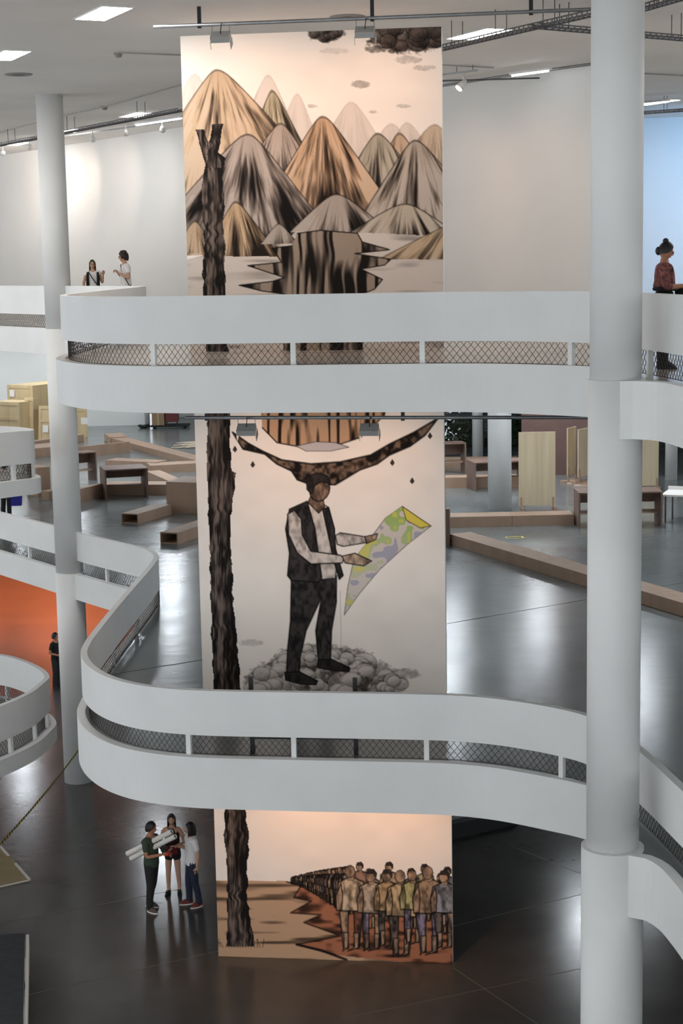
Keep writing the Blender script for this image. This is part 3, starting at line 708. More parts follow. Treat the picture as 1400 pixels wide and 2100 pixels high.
vent('round ceiling vent plate near the left picture edge', 38, 152); vent('round ceiling vent plate above the dark clouds', 712, 34)
# tracks and spotlights
tk = CZ - .34
def track(label, a, b, zc):
    root = empty('lighting_track', (a + b) / 2, label, 'lighting track'); d = (b - a).normalized(); s_ = Vector((-d.y, d.x, 0))
    mb = MB(); mb.obox(a - s_ * .02, d * (b - a).length, s_ * .04, (0, 0, .035)); mb.build('rail', STEEL, root)
    for t in (.1, .5, .9):
        p = a + (b - a) * t; mb = MB(); mb.tube([p + Vector((0, 0, .03)), (p.x, p.y, zc)], .008, 6); mb.build('hanger', STEELD, root)
SPOTW = mat('spotlight_white', rgb(226, 224, 220), .35)
LENS = emat('spot_lens_glow', (1, .92, .85, 1), 30)
def tspot(label, p, target, watts, col, deg, group='wall spotlights', stem=.18):
    """can spotlight hanging from a track; p = pivot"""
    p = Vector(p); root = empty('track_spotlight', p, label, 'spotlight', group)
    dr = (Vector(target) - p).normalized()
    mb = MB(); mb.tube([p + Vector((0, 0, stem)), p + Vector((0, 0, .02))], .018, 8); mb.build('stem', SPOTW, root)
    mb = MB(); mb.tube([p - dr * .08, p - dr * .04, p + dr * .06, p + dr * .16], [.03, .06, .075, .085], 16); mb.build('can', SPOTW, root)
    mb = MB(); mb.tube([p + dr * .155, p + dr * .168], .078, 16); mb.build('lens', LENS, root)
    if watts: spot('spot_beam', p + dr * .2, p + dr * 3, watts, col, deg, .9, .06)
wn = Vector((.826, .563, 0)); wd_ = Vector((.563, -.826, 0))            # wall normal (away) and direction
def wallpt(p, z, along=0.):
    w0 = Vector((-16, 67.06, 0)); q = Vector((p[0], p[1], 0)) - w0; t = q.dot(wd_) + along; r = w0 + wd_ * t; return Vector((r.x, r.y, z))
def on_wall(x, y):
    d = Vector(RC @ np.array([(x - 700) / FPX, -(y - 1050) / FPX, -1.0])); o_ = Vector((0, 0, EYE)); w0 = Vector((-16, 67.06, 0)); k_ = (w0 - o_).dot(wn) / d.dot(wn); return o_ + d * k_
track('lighting track with white spotlights along the left gallery wall', at(-30, 303, tk + .2), at(352, 250, tk + .2), CZ)
SP = [((6, 312), 'white spotlight at the left picture edge', (1, .80, .62)), ((61, 300), 'white spotlight just left of the left column', (.95, .97, 1)), ((127, 299), 'white spotlight just right of the left column', (1, .82, .66)),
      ((190, 283), 'white spotlight third from the mural', (1, .84, .70)), ((258, 270), 'white spotlight second from the mural', (.97, .97, 1)), ((333, 262), 'white spotlight nearest the mural edge', (1, .86, .72))]
for ((x, y), l, col), pw_ in zip(SP, (420, 520, 330, 260, 200, 170)):
    p = at(x, y, tk); tspot(l, p, on_wall(x + 8, 405), pw_, col, 64)
track('short lighting track right of the mural', at(895, 156, tk + .2), at(978, 146, tk + .2), CZ)
p = at(950, 170, tk); tspot('lone white spotlight right of the mural', p, (p.x - .9, p.y - .4, p.z - 1.0), 60, (1, .9, .8), 60)
for x, y, e in ((905, 172, 60), (1105, 160, 70)):
    pass
rod('lighting_track', 'thin dark rail beyond the lone spotlight', 'lighting track', [at(900, 166, tk + .15), at(1106, 160, tk + .15)], .018, STEELD)
for q, tg, w_ in (((1.0, 36.4), (3.0, 39.2), 'left'), ((1.75, 35.0), (4.4, 37.0), 'right')):  # extra lamps added out of sight for the warm pools on the right wall
    p = Vector((q[0], q[1], CZ - .5)); tspot('added unseen spotlight behind the mural, warming the wall, %s of a pair' % w_, p, wallpt(tg, F3 + 2.5), 75, (1, .60, .40), 84, 'added wall spotlights', .5)
p = Vector((at(27, 700, F3 - .6).x * .98, 43.9, F3 - .82)); tspot('lit spotlight under the upper slab above the crates', p, (p.x, p.y - .3, p.z - 2), 60, (1, .95, .9), 90, stem=.27)
# strip lights
STRIP = emat('strip_glow', (.86, .93, 1, 1), 12)
def strip(label, a, b, watts, col, aim):
    root = empty('strip_light', (a + b) / 2, label, 'strip light'); d = (b - a).normalized(); s_ = Vector((-d.y, d.x, 0)).normalized(); L = (b - a).length
    mb = MB(); mb.obox(a - s_ * .05, d * L, s_ * .10, (0, 0, .05)); mb.build('housing', WHITE, root)
    mb = MB(); mb.tube([a + d * .05 - Vector((0, 0, .02)), b - d * .05 - Vector((0, 0, .02))], .018, 8); mb.build('tube', STRIP, root)
    if watts:
        A_ = bpy.data.lights.new('daylight_fill', 'AREA'); A_.shape = 'RECTANGLE'; A_.size = L; A_.size_y = .08; A_.energy = watts; A_.color = col
        o = bpy.data.objects.new('daylight_fill', A_); C.objects.link(o); o.location = (a + b) / 2 - Vector((0, 0, .05))
        o.rotation_euler = (Vector(aim) - o.location).to_track_quat('-Z', 'Y').to_euler()
strip('bright strip light under the cable tray left of the mural', at(277, 256, CZ - .3), at(374, 241, CZ - .3), 0, None, None)
strip('strip light along the wall top right of the mural', at(1046, 154, CZ - .15), at(1128, 143, CZ - .15), 0, None, None)
strip('bright strip light at far right beyond the thick column', at(1290, 215, CZ - .2), at(1372, 207, CZ - .2), 0, None, None)
rod('conduit', 'pale pipe along the wall top right of the mural', 'conduit', [at(900, 177, CZ - .1), at(1046, 154, CZ - .1), at(1215, 131, CZ - .1)], .03, STEEL)
for q, w_ in (((9.5, 45.3), 'nearer'), ((13.0, 44.6), 'farther')):  # unseen blue tubes added in place of daylight on the right wall
    strip('added unseen blue strip light for the daylit right wall, the %s one' % w_, Vector((q[0], q[1], CZ - .3)), Vector((q[0] + 2.4, q[1] - .4, CZ - .3)), 190, (.22, .54, 1), (q[0] + 1.4, 49.2, F3 + 1.5))

for k, x in enumerate((-22, -17, -12, -7)):  # unseen lamps added to brighten the orange wall for its floor reflection
    p = Vector((x, 66.5, F2 - 1.0)); tspot('added unseen spotlight under the middle slab brightening the orange wall, %s from the left' % ['first', 'second', 'third', 'fourth'][k], p, (x, 70.2, 2.6), 2100, (1, .85, .7), 84, 'added orange wall spotlights', .45)

for (x, y), sx in (((48, 540), (61, 300)), ((150, 540), (127, 299))):  # beams added at the track heads to make the warm wall patches
    a = at(*sx, tk); b = on_wall(x, y); spot('added_beam', a + (b - a) * .08, b, 60, (1, .72, .40), 9, 1., .02)
# ================================================================== MIDDLE FLOOR
def lay(A, B, ytop, back):
    """front base edge A-B (on the middle floor), height and depth as seen"""
    a, b = at(*A, F2), at(*B, F2); h = aty(A[0], ytop, a.y).z - F2
    d = (b - a).normalized(); n = Vector((-d.y, d.x, 0))
    if n.y < 0: n = -n
    w_ = (at(*back, F2 + h) - a).dot(n)
    return a, d, n, (b - a).length, h, max(.15, min(w_, 1.4))
T = .03
def bench(label, A, B, ytop, back, open_start=False, group='low benches', mt=None, seg=2.6, hh=None, ww=None):
    a, d, n, L, h, w_ = lay(A, B, ytop, back); u = Vector((0, 0, 1)); mt = mt or MDF
    if hh: h = hh
    if ww: w_ = ww
    root = empty('bench', a + d * L / 2, label, 'bench', group)
    k = max(1, round(L / seg)); l = L / k
    for i in range(k):
        q = a + d * l * i; g = .004
        mb = MB(); mb.obox(q + d * g + u * (h - T), d * (l - 2 * g), n * w_, u * T); mb.build('top_board', mt, root)
        mb = MB(); mb.obox(q + d * g, d * (l - 2 * g), n * T, u * (h - T)); mb.build('front_board', mt, root)
        mb = MB(); mb.obox(q + d * g + n * (w_ - T), d * (l - 2 * g), n * T, u * (h - T)); mb.build('back_board', mt, root)
    for e, op in ((0, open_start), (L - T, False)):
        if op:
            mb = MB(); mb.obox(a + d * .02 + n * T, d * .8, n * (w_ - 2 * T), u * T); mb.build('bottom_board', mt, root)
            continue
        mb = MB(); mb.obox(a + d * e + n * T, d * T, n * (w_ - 2 * T), u * (h - T)); mb.build('end_board', mt, root)
    return root
def table(label, A, B, ytop, back, group='brown tables', mt=None, shelf=False, solid=None):
    a, d, n, L, h, w_ = lay(A, B, ytop, back); u = Vector((0, 0, 1)); mt = mt or MDF_D
    root = empty('table', a + d * L / 2, label, 'table', group)
    mb = MB(); mb.obox(a + u * (h - .04), d * L, n * w_, u * .04); mb.build('top', mt, root)
    for e in (0, L - .05): mb = MB(); mb.obox(a + d * e, d * .05, n * w_, u * (h - .04)); mb.build('leg_panel', mt, root)
    mb = MB(); mb.obox(a + d * .05 + n * (w_ - .06) + u * (h * .58), d * (L - .1), n * .04, u * (h * .42 - .04)); mb.build('apron', mt, root)
    if shelf: mb = MB(); mb.obox(a + d * .05 + n * w_ * .4 + u * h * .33, d * (L - .1), n * w_ * .5, u * .05); mb.build('shelf', MDF, root)
    if solid: mb = MB(); mb.obox(a + d * .05, d * (L - .1), n * .04, u * (h - .04)); mb.build('front_panel', mt, root)
    return root
bench('long diagonal bench from the mural edge past the thick column', (921, 1117), (1470, 1286), 1095, (922.7, 1079), seg=2.4)
bench('two-panel bench in front of the pale upright board', (922, 1082.5), (1177, 1077), 1060.7, (1000, 1050.5), seg=2.0)
a = at(914, 1119.5, F2); mb = MB(); mb.obox(a, (.10, -.02, 0), (.04, .3, 0), (0, 0, aty(914, 1044, a.y).z - F2)); tag(mb.build('upright_plank', MDF_D), 'short upright brown plank at the mural edge beside the diagonal bench', 'plank')
table('dark table partly behind the thick column', (1186, 1083), (1358, 1080), 1011, (1341, 998), shelf=True)
table('brown table nearest the far window, beside the mural edge', (868, 975), (956, 971.5), 911, (940, 904), shelf=True)
bench('low bench under the brown tables left of the white column', (895, 1001.5), (1066, 999), 980, (940, 974))
table('dark table in front of the slender white column', (973, 1008), (1080, 1003), 949, (1010, 940))
bench('low bench along the far window, behind the brown table', (885, 961), (1062, 959), 942.5, (930, 937))
bench('open-ended bench nearest the balcony, lowest left of the mural', (364.5, 1116.4), (452, 1087), 1093, (326.4, 1091.5), True)
bench('open-ended bench leading to the tall brown block', (283.5, 1075), (352, 1054.5), 1054, (244.5, 1053.4), True)
bench('tall brown block at the left mural edge', (342, 1051), (440, 1054.5), 988, (395, 972), group=None, seg=9)
table('dark table standing over a bench left of the mural', (216.6, 1025.5), (305, 1020.5), 964, (224, 954.4))
bench('bench behind the dark table left of the mural', (213, 1015.5), (345, 1015.5), 994, (300, 987))
bench('bench just right of the left column, ending at the dark table', (120, 1043), (212, 1019.5), 1014, (150, 1003))
table('brown table beside the left column, open to the front', (140, 991), (200, 985), 931, (200, 921), shelf=True)
bench('bench behind the tall brown block', (309, 971.5), (430, 965), 955, (309, 949))
bench('short bench slanting behind the dark table', (216, 961), (321, 966), 943.6, (216, 938))
bench('longest slanting bench, far left of the mural', (226.5, 910), (430, 965), 898, (258, 896.5))
bench('small bench end at the start of the slanting bench', (214, 903), (226, 911), 889, (246, 886))
bench('far bench reaching from the left column to the slanting bench', (120, 943), (267, 927), 921, (267, 908.5))
bench('bench end slanting towards the tall brown block', (300, 985), (350, 1008), 966, (330, 965))
bench('tall brown box left of the left column', (78.6, 1020), (105, 1017), 959.5, (96, 951), group=None, seg=9)
bench('narrow bench end just left of the left column', (101, 1027), (150, 1019), 1008, (112, 1002))
bench('bench between the upper ramp end and the left column', (60, 940), (150, 931), 921, (90, 909))
bench('far bench behind the left column, below the crates', (70, 921), (172, 906), 905, (100, 899))
# upright boards on feet
def upright(label, x0, x1, ytop, ybot, xf, yf, hw=None, yaw=0):
    p = at(xf, yf, F2); p0, p1 = aty(x0, ytop, p.y), aty(x1, ytop, p.y); zb = aty(x0, ybot, p.y).z
    root = empty('upright_board', (p.x, p.y, F2), label, 'board', 'upright boards on feet')
    d = Vector((p1.x - p0.x, yaw, 0)); n = Vector((-d.y, d.x, 0)).normalized()
    mb = MB(); mb.obox((p0.x, p.y, zb), d, n * .04, (0, 0, p0.z - zb)); mb.build('board', PLY, root)
    for t in (.05, .92):
        q = Vector((p0.x, p.y, F2)) + d * t
        mb = MB(); mb.obox(q - n * .02 + Vector((0, 0, 0)), d.normalized() * .05, n * .05, (0, 0, zb - F2 + .25)); mb.build('leg', MDF, root)
        mb = MB(); mb.obox(q - n * .3, d.normalized() * .09, n * .6, (0, 0, .09)); mb.build('foot', MDF, root)
    return root
upright('pale plywood upright board standing right of the white column', 1063, 1138.5, 886.5, 1037, 1100, 1045)
upright('left of the two pale upright boards beside the thick column', 1164, 1186, 878, 976, 1175, 992, yaw=.55)
upright('right of the two pale upright boards, touching the thick column', 1186, 1216, 881, 979, 1200, 996, yaw=.6)
upright('pale upright board seen right of the thick column', 1296, 1350.5, 900, 997, 1330, 1003)
# boards lying on the floor
for k, (x, y) in enumerate(((1150, 990), (1162, 995), (1176, 999))):
    a = at(x, y, F2); mb = MB(); mb.obox(a, (2.2, -.3, 0), (.05, .28, 0), (0, 0, .05))
    tag(mb.build('floor_plank', mat('pinkish_plank', rgb(206, 178, 160), .6, .1, 4)), 'pinkish plank lying under the paired upright boards, number %s from the window' % ['one', 'two', 'three'][k], 'plank', 'planks under the paired boards')
# floor marker
a = at(1037, 1104.5, F2); mb = MB(); YEL = mat('yellow_tape', rgb(222, 206, 120), .6)
for q, u_, v_ in (((0, 0), (.5, 0), (0, .05)), ((0, .27), (.5, 0), (0, .05)), ((0, 0), (.06, 0), (0, .32)), ((.44, 0), (.06, 0), (0, .32))):
    mb.obox((a.x + q[0], a.y + q[1], F2), (u_[0], 0, 0), (0, v_[1], 0), (0, 0, .006))
mk = mb.build('floor_marker', YEL); tag(mk, 'small square of yellow tape on the floor behind the diagonal bench', 'tape')
# white table at the far right
root = empty('white_table', (10.2, 46.4, F2), 'white folding table at the right picture edge', 'table')
mb = MB(); p0 = at(1355, 1015, F2 + .80); mb.obox((p0.x, p0.y, F2 + .76), (2.6, -1.0, 0), (.4, 1.0, 0), (0, 0, .05)); mb.build('top', PAPER, root)
mb = MB(); mb.obox((p0.x + .4, p0.y + 1.0, F2 + .81), (2.6, -1.0, 0), (.02, .04, 0), (0, 0, .10)); mb.build('rim', PAPER, root)
for q in ((.15, .1), (2.5, -.85), (.5, .85), (2.9, -.1)):
    mb = MB(); mb.tube([(p0.x + q[0], p0.y + q[1], F2), (p0.x + q[0], p0.y + q[1], F2 + .76)], .025, 8); mb.build('leg', STEELD, root)
# crates
def crate(label, A, B, ytop, depth, lean=0., group='wooden crates', lid=True, labels=()):
    a, b = at(*A, F2), at(*B, F2); h = aty(A[0], ytop, a.y).z - F2; d = b - a; L = d.length; d.normalize(); n = Vector((-d.y, d.x, 0))
    if n.y < 0: n = -n
    u = (Vector((0, 0, 1)) + n * lean).normalized(); root = empty('crate', a, label, 'crate', group); nn = n - u * n.dot(u); nn.normalize()
    bt = .05
    mb = MB(); mb.obox(a, d * L, nn * depth, u * h); mb.build('box', CRATE, root)
    bw = min(.14, L * .22)
    for e in (0, L - bw): mb = MB(); mb.obox(a + d * e - nn * .025, d * bw, nn * .025, u * h); mb.build('batten', CRATE, root)
    for z_ in (0, h * .55, h - bw): mb = MB(); mb.obox(a + d * bw - nn * .022 + u * z_, d * (L - 2 * bw), nn * .022, u * bw); mb.build('batten', CRATE, root)
    for fx, fz in labels: mb = MB(); mb.obox(a + d * L * fx - nn * .034 + u * h * fz, d * .28, nn * .004, u * .30); mb.build('paper_label', PAPER, root)
    return root
c1 = crate('largest wooden crate at far left, papers lying on its lid', (20, 897), (72, 900), 789, 3.2, labels=((.1, .78),))
a, b = at(72, 900, F2), at(110, 897, F2)
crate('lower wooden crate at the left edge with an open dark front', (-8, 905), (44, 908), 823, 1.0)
a = at(8, 905, F2); mb = MB(); mb.obox((a.x, a.y - .12, F2 + .25), (1.35, .05, 0), (0, .02, 0), (0, 0, .95)); tag(mb.build('crate_shade_sheet', mat('crate_shade', rgb(74, 68, 58), .8)), 'dark sheet standing for the shade inside the open lower crate', 'panel')  # dark sheet painted as the shade inside the open crate
crate('narrow upright crate leaning beside the largest crate', (51, 905), (69, 906), 816, .35, .06)
crate('slim leaning crate left of the left column', (79, 907), (106, 908), 832, .3, .10, labels=((.35, .28),))
crate('leaning crate seen right of the left column', (148, 898), (180, 897), 838, .3, .06, labels=((.6, .45),))
# carton, red machine and dolly at the far left
a = at(309, 880, F2); root = empty('dolly', a, 'low black dolly at the far left of the middle floor', 'dolly')
mb = MB(); mb.obox((a.x, a.y, F2 + .08), (1.75, 0, 0), (0, .9, 0), (0, 0, .08)); mb.build('deck', RUBBER, root)
for q in ((.1, .08), (1.5, .08), (.1, .75), (1.5, .75)): mb = MB(); mb.tube([(a.x + q[0], a.y + q[1], F2 + .045), (a.x + q[0] + .08, a.y + q[1], F2 + .045)], .045, 12); mb.build('wheel', RUBBER, root)
root = empty('carton', (a.x + .35, a.y + .5, F2 + .16), 'brown carton standing on the black dolly', 'carton'); CB = mat('carton_brown', rgb(140, 118, 92), .8)
mb = MB(); mb.box((a.x + .05, a.y + .15, F2 + .16), (a.x + .62, a.y + .75, F2 + 1.2)); mb.build('box', CB, root)
mb = MB(); mb.box((a.x + .30, a.y + .146, F2 + .16), (a.x + .37, a.y + .15, F2 + 1.2)); mb.build('packing_tape', mat('packing_tape', rgb(176, 150, 112), .4), root)
root = empty('machine', (a.x + .95, a.y + .5, F2 + .16), 'dark red and black machine standing on the dolly', 'machine')
mb = MB(); mb.box((a.x + .68, a.y + .15, F2 + .30), (a.x + 1.25, a.y + .75, F2 + 1.2)); mb.build('body', mat('machine_red', rgb(96, 40, 40), .5), root)
for q in (.70, 1.17): mb = MB(); mb.box((a.x + q, a.y + .2, F2 + .16), (a.x + q + .06, a.y + .28, F2 + .30)); mb.build('leg', BLACK, root)
b = at(297, 878, F2); vs = []; mb = MB(); mb.ellipsoid((b.x, b.y, F2 + .085), (.30, .2, .10), 18, 10); mb.v = [(x + .03 * math.sin(9 * y), y, max(F2 + .002, z + .03 * math.sin(14 * x))) for x, y, z in mb.v]; tag(mb.build('bag', RUBBER), 'slumped black bag on the floor beside the dolly', 'bag')
# loose slats
SL = mat('pale_slat', rgb(214, 196, 172), .6, .12, 5)
words = ['first', 'second', 'third', 'fourth', 'fifth', 'sixth', 'seventh', 'eighth', 'ninth']
for k in range(9):
    p = at(352 + k * 5, 920 - (k % 3) * 3, F2); an = .25 + .12 * math.sin(k * 2.3); mb = MB(); d = Vector((math.cos(an), math.sin(an), .02 * (k % 4)))
    mb.obox((p.x, p.y, F2 + .02 + .035 * (k % 3)), d * (2.0 + .25 * (k % 4)), Vector((-d.y, d.x, 0)) * .11, (0, 0, .03))
    tag(mb.build('slat', SL), 'loose pale slat on the pile left of the mural, %s from the left' % words[k], 'slat', 'loose slats on the floor')
# black metal stand behind the middle parapet
root = empty('metal_stand', (-.6, 24.9, F2), 'black metal stand behind the middle parapet, in front of the mural', 'stand')
s0, s1 = at(518, 1541, F2), at(730, 1543, F2)
for s_, yt in ((s0, 1388), (s1, 1394)):
    zt_ = aty(518, yt, s_.y).z; mb = MB(); mb.box((s_.x - .035, s_.y - .03, F2), (s_.x + .035, s_.y + .03, zt_)); mb.build('post', BLACK, root)
    mb = MB(); mb.box((s_.x - .035, s_.y - .15, F2), (s_.x + .035, s_.y + .3, F2 + .03)); mb.build('foot', BLACK, root)
d = s1 - s0; zc_ = aty(600, 1513, s0.y).z; mb = MB(); mb.obox((s0.x, s0.y - .02, zc_), d, (0, .04, 0), (0, 0, .05)); mb.build('crossbar', BLACK, root)
# floor joints
JOINT = mat('joint_dark', rgb(40, 40, 42), .8)
for fl, z_, pts in ((fl2, F2, [((232, 1383), (560, 1330)), ((780, 1303), (1420, 1192))]), (fl3, F3, []), (fl1, G0, [((0, 1895), (440, 1810)), ((928, 1900), (1210, 1830)), ((60, 2040), (460, 1948)), ((700, 2090), (1200, 1985)), ((928, 1985), (1100, 2100)), ((1060, 1740), (1210, 1800))])):
    for (p, q) in pts:
        a, b = at(*p, z_), at(*q, z_); d = b - a; n = Vector((-d.y, d.x, 0)).normalized()
        mb = MB(); mb.obox((a.x, a.y, z_), d, n * (.02 if z_ else .014), (0, 0, .003)); mb.build('floor_joint', JOINT if z_ else mat('joint_pale', rgb(104, 100, 92), .6), fl)
# ================================================================== WINDOWS AND GARDEN
GLASS = bpy.data.materials.new('window_glass'); GLASS.use_nodes = True; nt = GLASS.node_tree; nt.nodes.remove(nt.nodes['Principled BSDF'])
tb = nt.nodes.new('ShaderNodeBsdfTransparent'); gb = nt.nodes.new('ShaderNodeBsdfGlossy'); gb.inputs['Roughness'].default_value = .02; mx = nt.nodes.new('ShaderNodeMixShader'); mx.inputs[0].default_value = .06
tb.inputs[0].default_value = (.86, .93, .95, 1)
nt.links.new(tb.outputs[0], mx.inputs[1]); nt.links.new(gb.outputs[0], mx.inputs[2]); nt.links.new(mx.outputs[0], nt.nodes['Material Output'].inputs[0])
FRAME = mat('window_frame_dark', rgb(44, 48, 54), .5)
def facade(name, a, b, z0, z1, step, trans, glass=True):
    a, b = Vector((*a, z0)), Vector((*b, z0)); d = (b - a).normalized(); L = (b - a).length; n = Vector((-d.y, d.x, 0))
    root = empty(name, a, kind='structure'); k = round(L / step); st = L / k
    for i in range(k + 1): mb = MB(); mb.obox(a + d * (st * i - .06) - n * .06, d * .12, n * .12, (0, 0, z1 - z0)); mb.build('mullion', FRAME, root)
    for z_ in [0] + trans + [z1 - z0 - .1]: mb = MB(); mb.obox(a + Vector((0, 0, z_)) - n * .05, d * L, n * .10, (0, 0, .10)); mb.build('transom', FRAME, root)
    zs = [0] + trans + [z1 - z0]
    if glass:
        for i in range(k):
            for j in range(len(zs) - 1):
                mb = MB(); q = a + d * st * i + Vector((0, 0, zs[j])); e = zs[j + 1] - zs[j]
                mb.add([q, q + d * st, q + d * st + Vector((0, 0, e)), q + Vector((0, 0, e))], [(0, 1, 2, 3)]); mb.build('pane', GLASS, root)
    return root
facade('window_1', (3.2, 63.4), (25.8, 63.4), F2, F2C, 2.25, [1.55, 3.4])
facade('window_2', (25.8, 63.4), (25.8, 20), F2, F2C, 3.6, [2.2], False)
mb = MB(); mb.prism([(-60, 84.01), (120, 84.01), (120, 200), (-60, 200)], -.5, -.2); mb.prism([(26.01, -40), (120, -40), (120, 84), (26.01, 84)], -.5, -.2)
lawn = tag(mb.build('lawn', mat('lawn_green', rgb(70, 92, 52), .9, .3, 2)), kind='structure')
LEAF = mat('leaf_green', rgb(58, 84, 52), .5, .35, 1.5); BARK = mat('bark', rgb(70, 62, 54), .9, .2, 3)
def tree_meshes(seed, H, R, nleaf):
    r = np.random.default_rng(seed); mb = MB(); pts = [(0, 0, 0), (.1, .05, H * .25), (-.1, .1, H * .5), (.05, 0, H * .8)]; mb.tube(pts, [.28, .22, .16, .05], 8)
    for i in range(9):
        z = H * (.2 + .06 * i); a = i * 2.4; mb.tube([(0, 0, z), (math.cos(a) * R * .45, math.sin(a) * R * .45, z + H * .1), (math.cos(a) * R * .8, math.sin(a) * R * .8, z + H * .13)], [.09, .06, .02], 6)
    tm = mb.build('trunk_tmp', BARK); t = tm.data; bpy.data.objects.remove(tm)
    c = r.normal(size=(nleaf, 3)); c /= np.linalg.norm(c, axis=1)[:, None]; c *= (r.random((nleaf, 1)) ** .4)
    cl = r.normal(size=(26, 3)); cl /= np.linalg.norm(cl, axis=1)[:, None]; cl = cl * (.35 + .65 * r.random((26, 1)))
    P = cl[r.integers(0, 26, nleaf)] * [R, R, H * .46] + c * [R * .42, R * .42, H * .16] + [0, 0, H * .55]
    A = r.normal(size=(nleaf, 3)); A /= np.linalg.norm(A, axis=1)[:, None]; B = np.cross(A, r.normal(size=(nleaf, 3))); B /= np.linalg.norm(B, axis=1)[:, None]
    ln = .16 + .14 * r.random((nleaf, 1)); wv = ln * .32
    V = np.stack([P, P + A * ln * .5 + B * wv, P + A * ln, P + A * ln * .5 - B * wv], 1).reshape(-1, 3)
    me = bpy.data.meshes.new('foliage'); me.from_pydata(V.tolist(), [], np.arange(nleaf * 4).reshape(-1, 4).tolist()); me.materials.append(LEAF)
    return t, me
TM = [tree_meshes(3, 8.6, 2.6, 12000), tree_meshes(5, 7.8, 2.8, 12000)]
TL = ['dense dark tree seen through the far window beside the mural edge', 'tree behind the slender white column', 'tree behind the window right of the white column', 'tree outside, hidden by the brown wall', 'broad tree outside behind the thick column', 'tree at the right picture edge beyond the window', 'tree outside the far right corner', 'tree far behind the white column window', 'second tree far behind the right window']
for k, (x, y) in enumerate([(6.4, 68.2), (9.9, 72.5), (12.6, 67.8), (15.4, 72.6), (18.4, 67.8), (21.4, 72.4), (24.6, 68.2), (7.4, 77.6), (17.6, 78.6)]):
    root = empty('tree', (x, y, -.25), TL[k], 'tree', 'garden trees'); t, f = TM[k % 2]
    for nm, me in (('trunk', t), ('foliage', f)):
        o = bpy.data.objects.new(nm, me); C.objects.link(o); o.parent = root
        if nm == 'foliage': o['kind'] = 'stuff'
    root.rotation_euler = (0, 0, k * 1.3); root.scale = (1 + .06 * (k % 3),) * 3
# ================================================================== GROUND FLOOR
root = empty('covered_table', (-6.2, 26.6, 0), 'table under a dark cloth with a white side rail, lower left corner', 'table')
c0, c1, c2 = at(-60, 1921, .85), at(51, 1914, .85), at(45, 2150, .85)
dv = c2 - c1; du = c0 - c1
mb = MB(); mb.obox(c1 + Vector((0, 0, -.04)), du * 1.6, dv, (0, 0, .04)); mb.build('top', mat('dark_cloth', rgb(50, 54, 58), .9, .2, 6), root)
mb = MB(); mb.obox(c1 + Vector((.0, 0, -.30)), dv, Vector((.07, .02, 0)), (0, 0, .27)); mb.build('side_rail', PAPER, root)
mb = MB()
n_ = 14
for i in range(n_):
    q = c1 + dv * (i / n_); mb.add([q + Vector((.012, 0, .004)), q + dv / n_ + Vector((.012, 0, .004)), q + dv / n_ + Vector((.02 + .02 * math.sin(i + 1), 0, -.10 - .05 * math.sin(i * 1.7 + 1))), q + Vector((.02 + .02 * math.sin(i), 0, -.10 - .05 * math.sin((i - 1) * 1.7 + 1)))], [(0, 1, 2, 3)])
mb.build('cloth_hem', MATS['dark_cloth'], root)
for q in (c1 + dv * .03 + du * .1, c1 + dv * .9 + du * .1, c1 + dv * .03 + du * 1.4, c1 + dv * .9 + du * 1.4):
    mb = MB(); mb.box((q.x - .04, q.y - .04, 0), (q.x + .04, q.y + .04, .81)); mb.build('leg', STEELD, root)
root = empty('floor_board', at(20, 1790, 0), 'beige sheet with white taped edges on the ground floor, left edge', 'board')
c_ = at(65, 1806, 0); e1 = (at(5, 1738, 0) - c_) * 1.25; e2 = (at(-5, 1822, 0) - c_) * 3.2; q = [c_ + e1 + e2, c_ + e1, c_, c_ + e2]
mb = MB(); mb.prism([(v.x, v.y) for v in q], 0, .012); mb.build('sheet', mat('beige_sheet', rgb(168, 152, 112), .7, .1, 3), root)
for (u0, u1) in ((1, 2), (2, 3)):
    for t0, t1 in ((.02, .42), (.60, .98)):
        a = q[u0] + (q[u1] - q[u0]) * t0; b = q[u0] + (q[u1] - q[u0]) * t1; d = b - a; n = Vector((-d.y, d.x, 0)).normalized() * .06
        if n.x > 0: n = -n
        mb = MB(); mb.obox((a.x, a.y, .012), d, n, (0, 0, .006)); mb.build('tape', PAPER, root)
TY, TB = mat('warning_yellow', rgb(206, 184, 60), .6), mat('warning_black', rgb(30, 30, 28), .6)
def warning(label, a, b, wd, nseg):
    mb = MB(); d = (b - a) / nseg
    for i in range(nseg):
        sag = lambda t: -.10 * 4 * t * (1 - t)
        p = a + d * i + Vector((0, 0, sag(i / nseg))); q_ = a + d * (i + 1) + Vector((0, 0, sag((i + 1) / nseg)))
        mb.add([p, q_, q_ + Vector((0, 0, wd)), p + Vector((0, 0, wd))], [(0, 1, 2, 3)], i % 2)
    return tag(mb.build('warning_tape', [TY, TB]), label, 'tape')
warning('yellow and black warning tape slanting over the floor at lower left', Vector((-6.6, 39.9, .92)), at(-40, 1776, .92), .06, 90)
mb = MB(); k = 40
for i in range(k):
    a0, a1 = 2 * math.pi * i / k, 2 * math.pi * (i + 1) / k; f = lambda a, z: (LCOL[0] + .345 * math.cos(a), LCOL[1] + .345 * math.sin(a), z)
    mb.add([f(a0, .88), f(a1, .88), f(a1, 1.0), f(a0, 1.0)], [(0, 1, 2, 3)], i % 2)
tag(mb.build('warning_band', [TY, TB]), 'band of yellow and black tape wrapped around the left column foot', 'tape')
root = empty('platform', at(960, 1712, 0), 'low dark platform with a pale stripe behind the ground mural', 'platform')
a = at(905, 1727, 0); b = at(1064, 1690, 0); d = b - a; n = Vector((-d.y, d.x, 0)).normalized()
mb = MB(); mb.obox(a, d, n * 2.4, (0, 0, .35)); mb.build('box', mat('platform_black', rgb(30, 31, 33), .6), root)
